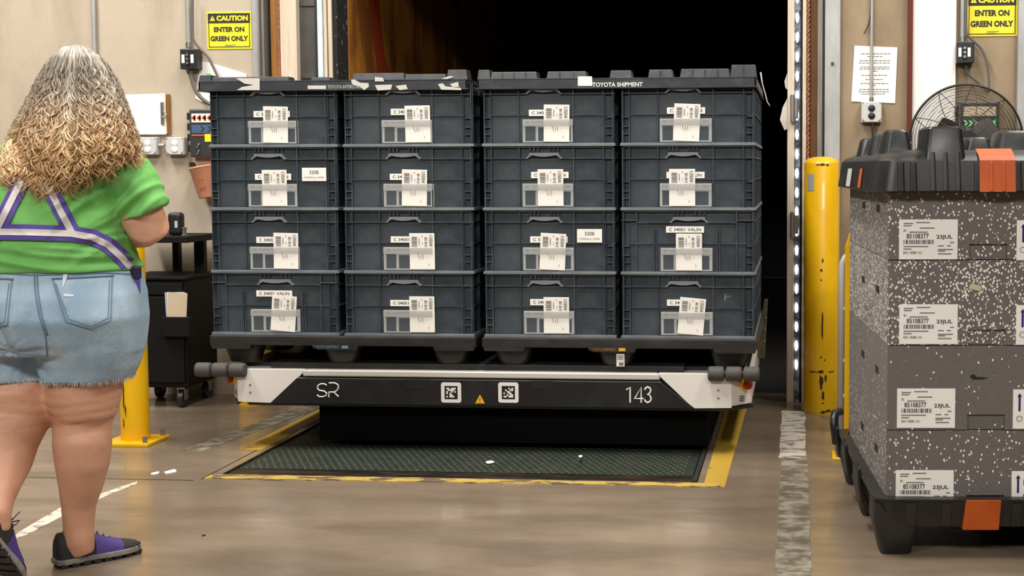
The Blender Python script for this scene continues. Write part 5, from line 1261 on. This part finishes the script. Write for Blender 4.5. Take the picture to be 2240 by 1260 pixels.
bpy.context.view_layer.update()
def tree(*objs):
    vs, fs = [], []
    for o in objs:
        k = len(vs); vs += [v.co.copy() for v in o.data.vertices]; fs += [tuple(i + k for i in p.vertices) for p in o.data.polygons]
    return BVHTree.FromPolygons(vs, fs)
T_shirt, T_shorts, T_all = tree(shirt), tree(shorts), tree(shirt, shorts, body)
def hit(u, v, T):
    d = ray(u, v).normalized(); h = T.ray_cast(CAM, d, 20); return (h[0], h[1]) if h[0] is not None else (None, None)
def drape_line(px, T, step=6.0):
    pts = []
    for i in range(len(px) - 1):
        (u0, v0), (u1, v1) = px[i], px[i + 1]; n = max(1, int(math.hypot(u1 - u0, v1 - v0) / step))
        for k in range(n + (1 if i == len(px) - 2 else 0)): pts.append((u0 + (u1 - u0) * k / n, v0 + (v1 - v0) * k / n))
    return pts
def band(px, width, T, off, thick=0.003):
    """strap draped over a garment: follows the surface under it, with real thickness"""
    c = drape_line(px, T, 4.0); rows = []; last = None
    for i, (u, v) in enumerate(c):
        u0, v0 = c[max(i - 1, 0)]; u1, v1 = c[min(i + 1, len(c) - 1)]; L = math.hypot(u1 - u0, v1 - v0); nx, ny = -(v1 - v0) / L, (u1 - u0) / L
        row = []
        for k in (-1, -0.5, 0, 0.5, 1):
            h, n = hit(u + nx * width * k, v + ny * width * k, T)
            if h is not None: row.append((h, n))
            else: row.append(None)
        if any(r is None for r in row): continue
        rows.append(row)
    b = MB(); vs = []
    for row in rows:
        vs += [h - fwd * off for h, n in row] + [h - fwd * (off - thick) for h, n in row[::-1]]
    m = len(rows); fs = []
    for i in range(m - 1):
        for j in range(10):
            fs.append((10 * i + j, 10 * i + (j + 1) % 10, 10 * (i + 1) + (j + 1) % 10, 10 * (i + 1) + j))
    b.add(vs, fs + ([tuple(range(9, -1, -1)), tuple(range(10 * (m - 1), 10 * m))] if m > 1 else [])); return b
for px in ([(-40, 560), (2, 492), (48, 400), (70, 352)], [(160, 508), (136, 462), (106, 402), (84, 352)], [(-80, 508), (-20, 507), (60, 508), (160, 511), (205, 519), (240, 536), (268, 562), (292, 588)]):
    st = band(px, 17, T_shirt, 0.008).build('harness_strap', 'strap_purple', per, smooth=True, angle=50)
    band(px, 7.0, T_shirt, 0.0125, 0.004).build('reflective_tape', 'strap_silver', st, smooth=True, angle=50)
q, _ = hit(293, 590, T_all)
if q is None: q = pq(296, 592, -0.1)
q = q - fwd * 0.012
b = MB(); b.box(q.x - 0.006, q.x + 0.028, q.y - 0.012, q.y + 0.008, q.z - 0.028, q.z + 0.012); bk = b.build('buckle', 'buckle', per, bevel=0.005)
b = MB(); b.box(q.x + 0.006, q.x + 0.024, q.y - 0.004, q.y + 0.002, q.z - 0.075, q.z - 0.02); b.build('strap_tail', 'strap_purple', per)
# seams and pockets
def seam(px, r=0.0022, name='seam', m='denim_seam'):
    pts = []
    for u, v in drape_line(px, T_shorts, 7):
        h, n = hit(u, v, T_shorts)
        if h is not None: pts.append(h - fwd * 0.001)
    if len(pts) > 2:
        b = MB(); b.tube(pts, r, 5); return b.build(name, m, shorts, smooth=True)
for px in ([(74, 588), (78, 640), (86, 690), (100, 735), (104, 780)], [(80, 588), (84, 640), (92, 690), (104, 733)], [(-20, 596), (40, 600), (78, 602), (150, 600), (230, 597), (285, 600)]): seam(px)
def pocket(px):
    """patch pocket: a slightly raised quilted grid laid on the shorts"""
    tl, tr_, br, mid, bl = px; b = MB(); n, m = 12, 12; ok = True; g = []
    for j in range(m + 1):
        for i in range(n + 1):
            s_, t_ = i / n, j / m
            top = (tl[0] + (tr_[0] - tl[0]) * s_, tl[1] + (tr_[1] - tl[1]) * s_)
            bot = (bl[0] + (mid[0] - bl[0]) * s_ * 2, bl[1] + (mid[1] - bl[1]) * s_ * 2) if s_ < 0.5 else (mid[0] + (br[0] - mid[0]) * (s_ - 0.5) * 2, mid[1] + (br[1] - mid[1]) * (s_ - 0.5) * 2)
            h, nn = hit(top[0] + (bot[0] - top[0]) * t_, top[1] + (bot[1] - top[1]) * t_, T_shorts)
            if h is None: return
            edge = min(i, n - i, j, m - j); g.append(h - fwd * (0.0005 if edge == 0 else 0.0038))
    b.add(g, [(j * (n + 1) + i, (j + 1) * (n + 1) + i, (j + 1) * (n + 1) + i + 1, j * (n + 1) + i + 1) for j in range(m) for i in range(n)])
    pk = b.build('patch_pocket', 'denim', shorts, smooth=True)
    for ins in (3, 9):
        cxp_, cyp_ = (tl[0] + br[0]) / 2, (tl[1] + br[1]) / 2
        sc_ = lambda q: (q[0] + ins * (1 if q[0] < cxp_ else -1), q[1] + ins * (1 if q[1] < cyp_ else -1))
        pts = [hit(*q, T_shorts)[0] for q in drape_line([sc_(tl), sc_(bl), (mid[0], mid[1] - ins), sc_(br), sc_(tr_)], T_shorts, 7)]
        pts = [q - fwd * 0.0045 for q in pts if q is not None]
        b = MB(); b.tube(pts, 0.0016, 4); b.build('stitching', 'denim_seam', pk)
    pts = [hit(*q, T_shorts)[0] for q in drape_line([tl, tr_], T_shorts, 7)]; b = MB(); b.tube([q - fwd * 0.003 for q in pts if q is not None], 0.003, 5); b.build('pocket_edge', 'denim_seam', pk)
    return pk
pk = pocket(((114, 610), (250, 603), (247, 704), (200, 723), (142, 706)))
pocket(((-95, 606), (30, 611), (20, 714), (-30, 722), (-80, 706)))
for px in (((140, 600), (150, 600), (146, 616), (137, 634), (139, 612)), ((140, 642), (164, 644), (162, 649), (142, 648))):
    pts = [hit(u, v, T_shorts)[0] for u, v in px]
    if all(q is not None for q in pts):
        b = MB(); b.add([q - fwd * 0.006 for q in pts], [tuple(range(len(pts)))[::-1]]); b.build('frayed_patch', 'fray', shorts)
# frayed hem: short loose threads
b = MB(); rnd = random.Random(5); hems = []
bmv = [v.co for v in shorts.data.vertices if v.co.z < pq(0, 818).z]
for co in bmv:
    if rnd.random() < 0.5:
        d = Vector((rnd.uniform(-0.4, 0.4), rnd.uniform(-0.3, 0.3), -1)).normalized(); b.tube([co + Vector((0, 0, 0.003)), co + d * rnd.uniform(0.006, 0.017)], [0.0009, 0.0004], 3)
stuff(b.build('frayed_hem', 'fray', shorts))

# shoes
def shoe(X, name_l):
    L = 0.275
    root = MB(X); rows = ((0.0, 0.024, 0.095), (0.010, 0.035, 0.112), (0.05, 0.039, 0.112), (0.09, 0.039, 0.106), (0.12, 0.041, 0.094), (0.16, 0.044, 0.072), (0.20, 0.047, 0.058), (0.235, 0.043, 0.050), (0.26, 0.032, 0.043), (0.275, 0.012, 0.034))
    def ringx(x, w, h, e=0.0):
        pts = []
        for k in range(15):
            a = math.pi * k / 14; ca, sa = math.cos(a), math.sin(a)
            pts.append((x, (w + e) * math.copysign(abs(ca) ** 0.75, ca), 0.022 + (h - 0.022 + e) * abs(sa) ** 0.8))
        return pts
    root.loft([ringx(*r) for r in rows]); up = root.build('shoe', 'shoe_black', per, smooth=True, angle=60)
    b = MB(X); b.loft([ringx(x, w, h, 0.0018) for x, w, h in ((0.115, 0.0408, 0.096), (0.14, 0.0425, 0.083), (0.165, 0.0445, 0.070), (0.19, 0.0462, 0.0615), (0.205, 0.0465, 0.057))]); b.build('purple_panel', 'shoe_purple', up, smooth=True, angle=60)
    b = MB(X); b.loft([ringx(x, w, h, 0.003)[4:11] for x, w, h in ((0.030, 0.039, 0.112), (0.07, 0.039, 0.109), (0.098, 0.039, 0.103))], cap=False); b.build('collar', 'shoe_black', up, smooth=True)
    # two-layer sole with lugs
    out = []
    prof = ((0.0, 0.026), (0.02, 0.036), (0.06, 0.040), (0.12, 0.041), (0.18, 0.048), (0.22, 0.047), (0.255, 0.036), (0.278, 0.014))
    poly = [(x - 0.004, -w - 0.003) for x, w in prof] + [(x - 0.004, w + 0.003) for x, w in prof[::-1]]
    b = MB(X); b.slab(poly, 0.012, 0.030); b.build('midsole', 'shoe_sole', up, bevel=0.003)
    for k in range(8):
        x = 0.004 + k * 0.034; w = 0.034 + 0.01 * math.sin(math.pi * k / 7); b = MB(X); b.frustum(x, x + 0.026, -w, w, 0.014, 0.0, 0.003) if False else b.hexa([(x + 0.003, -w, 0.0), (x + 0.022, -w, 0.0), (x + 0.022, w, 0.0), (x + 0.003, w, 0.0), (x, -w - 0.004, 0.016), (x + 0.026, -w - 0.004, 0.016), (x + 0.026, w + 0.004, 0.016), (x, w + 0.004, 0.016)]); b.build('tread_lug', 'shoe_tread', up)
    b = MB(X)
    for k in range(5):
        x = 0.108 + 0.02 * k; z = 0.104 - 0.0125 * k + 0.0002 * k * k
        b.tube([(x, -0.022, z - 0.010), (x + 0.005, -0.008, z + 0.003), (x + 0.010, 0.008, z + 0.001), (x + 0.014, 0.022, z - 0.014)], 0.0022, 5)
    b.tube([(0.105, 0, 0.108), (0.112, -0.022, 0.124), (0.10, -0.034, 0.098), (0.104, -0.01, 0.10)], 0.002, 5); b.tube([(0.105, 0, 0.108), (0.120, 0.018, 0.134), (0.10, 0.032, 0.10), (0.102, 0.006, 0.10)], 0.002, 5); b.tube([(0.105, 0, 0.108), (0.10, -0.014, 0.148)], 0.0018, 5)
    stuff(b.build('laces', 'lace', up, smooth=True))
h0 = atZ(122, 1243); t0 = atZ(276, 1212)
d = (t0 - h0); shoe(Matrix.Translation(h0) @ Matrix.Rotation(math.atan2(d.y, d.x), 4, 'Z'), 'r')
an = pq(-10, 1128, -0.29); yaw_ = math.radians(78); pit_ = math.radians(30)
while an.z - math.sin(pit_) * 0.23 - math.cos(pit_) * 0.085 > 0.002 and pit_ < 1.4: pit_ += 0.01
Rm = Matrix.Rotation(yaw_, 4, 'Z') @ Matrix.Rotation(pit_, 4, 'Y')
shoe(Matrix.Translation(an - (Rm @ Vector((0.045, 0, 0.085)))) @ Rm, 'l')

# hair: scalp volume plus individual curly locks
ENV = ((97, 153, 181, 0.030), (102, 138, 197, 0.066), (110, 123, 211, 0.090), (124, 109, 225, 0.110), (145, 97, 237, 0.122), (175, 84, 250, 0.130), (205, 74, 262, 0.145), (240, 56, 274, 0.175), (280, 34, 288, 0.212), (320, 14, 302, 0.245), (360, 0, 316, 0.262), (400, -8, 322, 0.268), (445, -8, 322, 0.268))
def env(v):
    if v <= ENV[0][0]: return ENV[0][1:]
    for i in range(len(ENV) - 1):
        if ENV[i][0] <= v <= ENV[i + 1][0]:
            t = (v - ENV[i][0]) / (ENV[i + 1][0] - ENV[i][0]); return tuple(ENV[i][k] + (ENV[i + 1][k] - ENV[i][k]) * t for k in (1, 2, 3))
    return ENV[-1][1:]
hb = MB(); rows = []
for v in (322, 300, 270, 240, 205, 175, 145, 122, 110, 104):
    l, r, dp = env(v); m_ = (r - l) * (0.17 if v < 250 else 0.2); rows.append((v, l + m_, r - m_, min(dp, 0.17) * 0.66, 0.05))
hb.loft(px_loft(rows, 32)); hair = hb.build('hair', 'hair', per, smooth=True)
def lock(rnd, a, layer, vend, r0, amp, wl, v0=None):
    pts = []; rs = []
    ph = rnd.uniform(0, 6.28); drift = rnd.uniform(-0.10, 0.10); hand = rnd.choice((-1, 1)); sgn = -1
    vs0 = 99 + 34 * (abs(a) ** 3.5) + rnd.uniform(0, 6) if v0 is None else v0
    n = max(10, int((vend - vs0) / 4.5)); s_ = 0
    for i in range(n + 1):
        t = i / n; v = vs0 + (vend - vs0) * t; l, r, dp = env(v); aa = max(-1.02, min(1.02, a + drift * t)); fl = 0.55 + 0.45 * layer
        x = (l + r) / 2 + aa * (r - l) / 2 * (0.9 + 0.1 * layer)
        y = 0.05 - dp * math.sqrt(max(0.0, 1 - min(1, aa * aa) ** 1.3)) * fl * (1.0 - 0.05 * t)
        p = pq(x, v, y)
        s_ += (vend - vs0) / n * SPX; am = amp * min(1.0, max(0.12, (t - 0.04) * 2.6)); w = hand * s_ / wl * 6.283 + ph
        p = p + Vector((am * math.cos(w), am * 0.45 * math.sin(w), am * 0.25 * math.sin(w * 2 + 1)))
        if v > 270:                                     # hair lies on the shoulders and back, never inside them
            dd = (p - CAM); L_ = dd.length; dd.normalize(); h = T_all.ray_cast(CAM, dd, L_ + 0.02)
            if h[0] is not None: p = CAM + dd * (h[3] - 0.010 - 0.012 * layer * (0.6 + 0.4 * math.sin(w)))
        pts.append(p); rs.append(r0 * (0.75 + 0.35 * t) * (1 if t < 0.85 else max(0.15, (1 - t) / 0.15)))
    return pts, rs
rnd = random.Random(11); B = MB()
def vend_of(a):
    u = 157 + a * 160
    if u < 60: return rnd.uniform(345, 425)
    if u < 190: return rnd.uniform(370, 448)
    if u < 262: return rnd.uniform(300, 388) if rnd.random() < 0.85 else rnd.uniform(390, 412)
    return rnd.uniform(315, 378)
def clump(a, layer, vend, v0=None):
    """a ringlet: two or three strands that share one curl"""
    st = rnd.getstate(); amp = rnd.uniform(0.005, 0.0145); wl = rnd.uniform(0.034, 0.078); r0 = rnd.uniform(0.0017, 0.0032); sd = rnd.random()
    for k in range(rnd.choice((3, 4, 4))):
        rr = random.Random(sd); pts, rs = lock(rr, a + 0.013 * k, layer - 0.012 * k, vend - 7 * k, r0, amp * (1 - 0.15 * k), wl, v0)
        o_ = Vector((rnd.uniform(-0.004, 0.004), rnd.uniform(-0.004, 0.004), rnd.uniform(-0.004, 0.004)))
        B.tube([p + o_ * min(1, i / 12) for i, p in enumerate(pts)], rs, 4, cap=False)
for i in range(430):
    a = rnd.uniform(-1, 1); a = math.copysign(abs(a) ** 0.9, a); clump(a, rnd.uniform(0.55, 1.05), vend_of(a))
for i in range(230):                                   # shorter under-layers that start on the back of the head
    a = rnd.uniform(-1, 1); clump(a, rnd.uniform(0.8, 1.03), min(vend_of(a), 440) - rnd.uniform(0, 40), rnd.uniform(170, 290))
for i in range(160):                                   # flyaway wisps
    a = rnd.choice((-1, 1)) * rnd.uniform(0.85, 1.1); pts, rs = lock(rnd, a, 1.1, rnd.uniform(200, 380), 0.0007, rnd.uniform(0.008, 0.016), rnd.uniform(0.03, 0.05)); B.tube(pts, rs, 3, cap=False)
stuff(B.build('curly_locks', 'hair', hair, smooth=True))
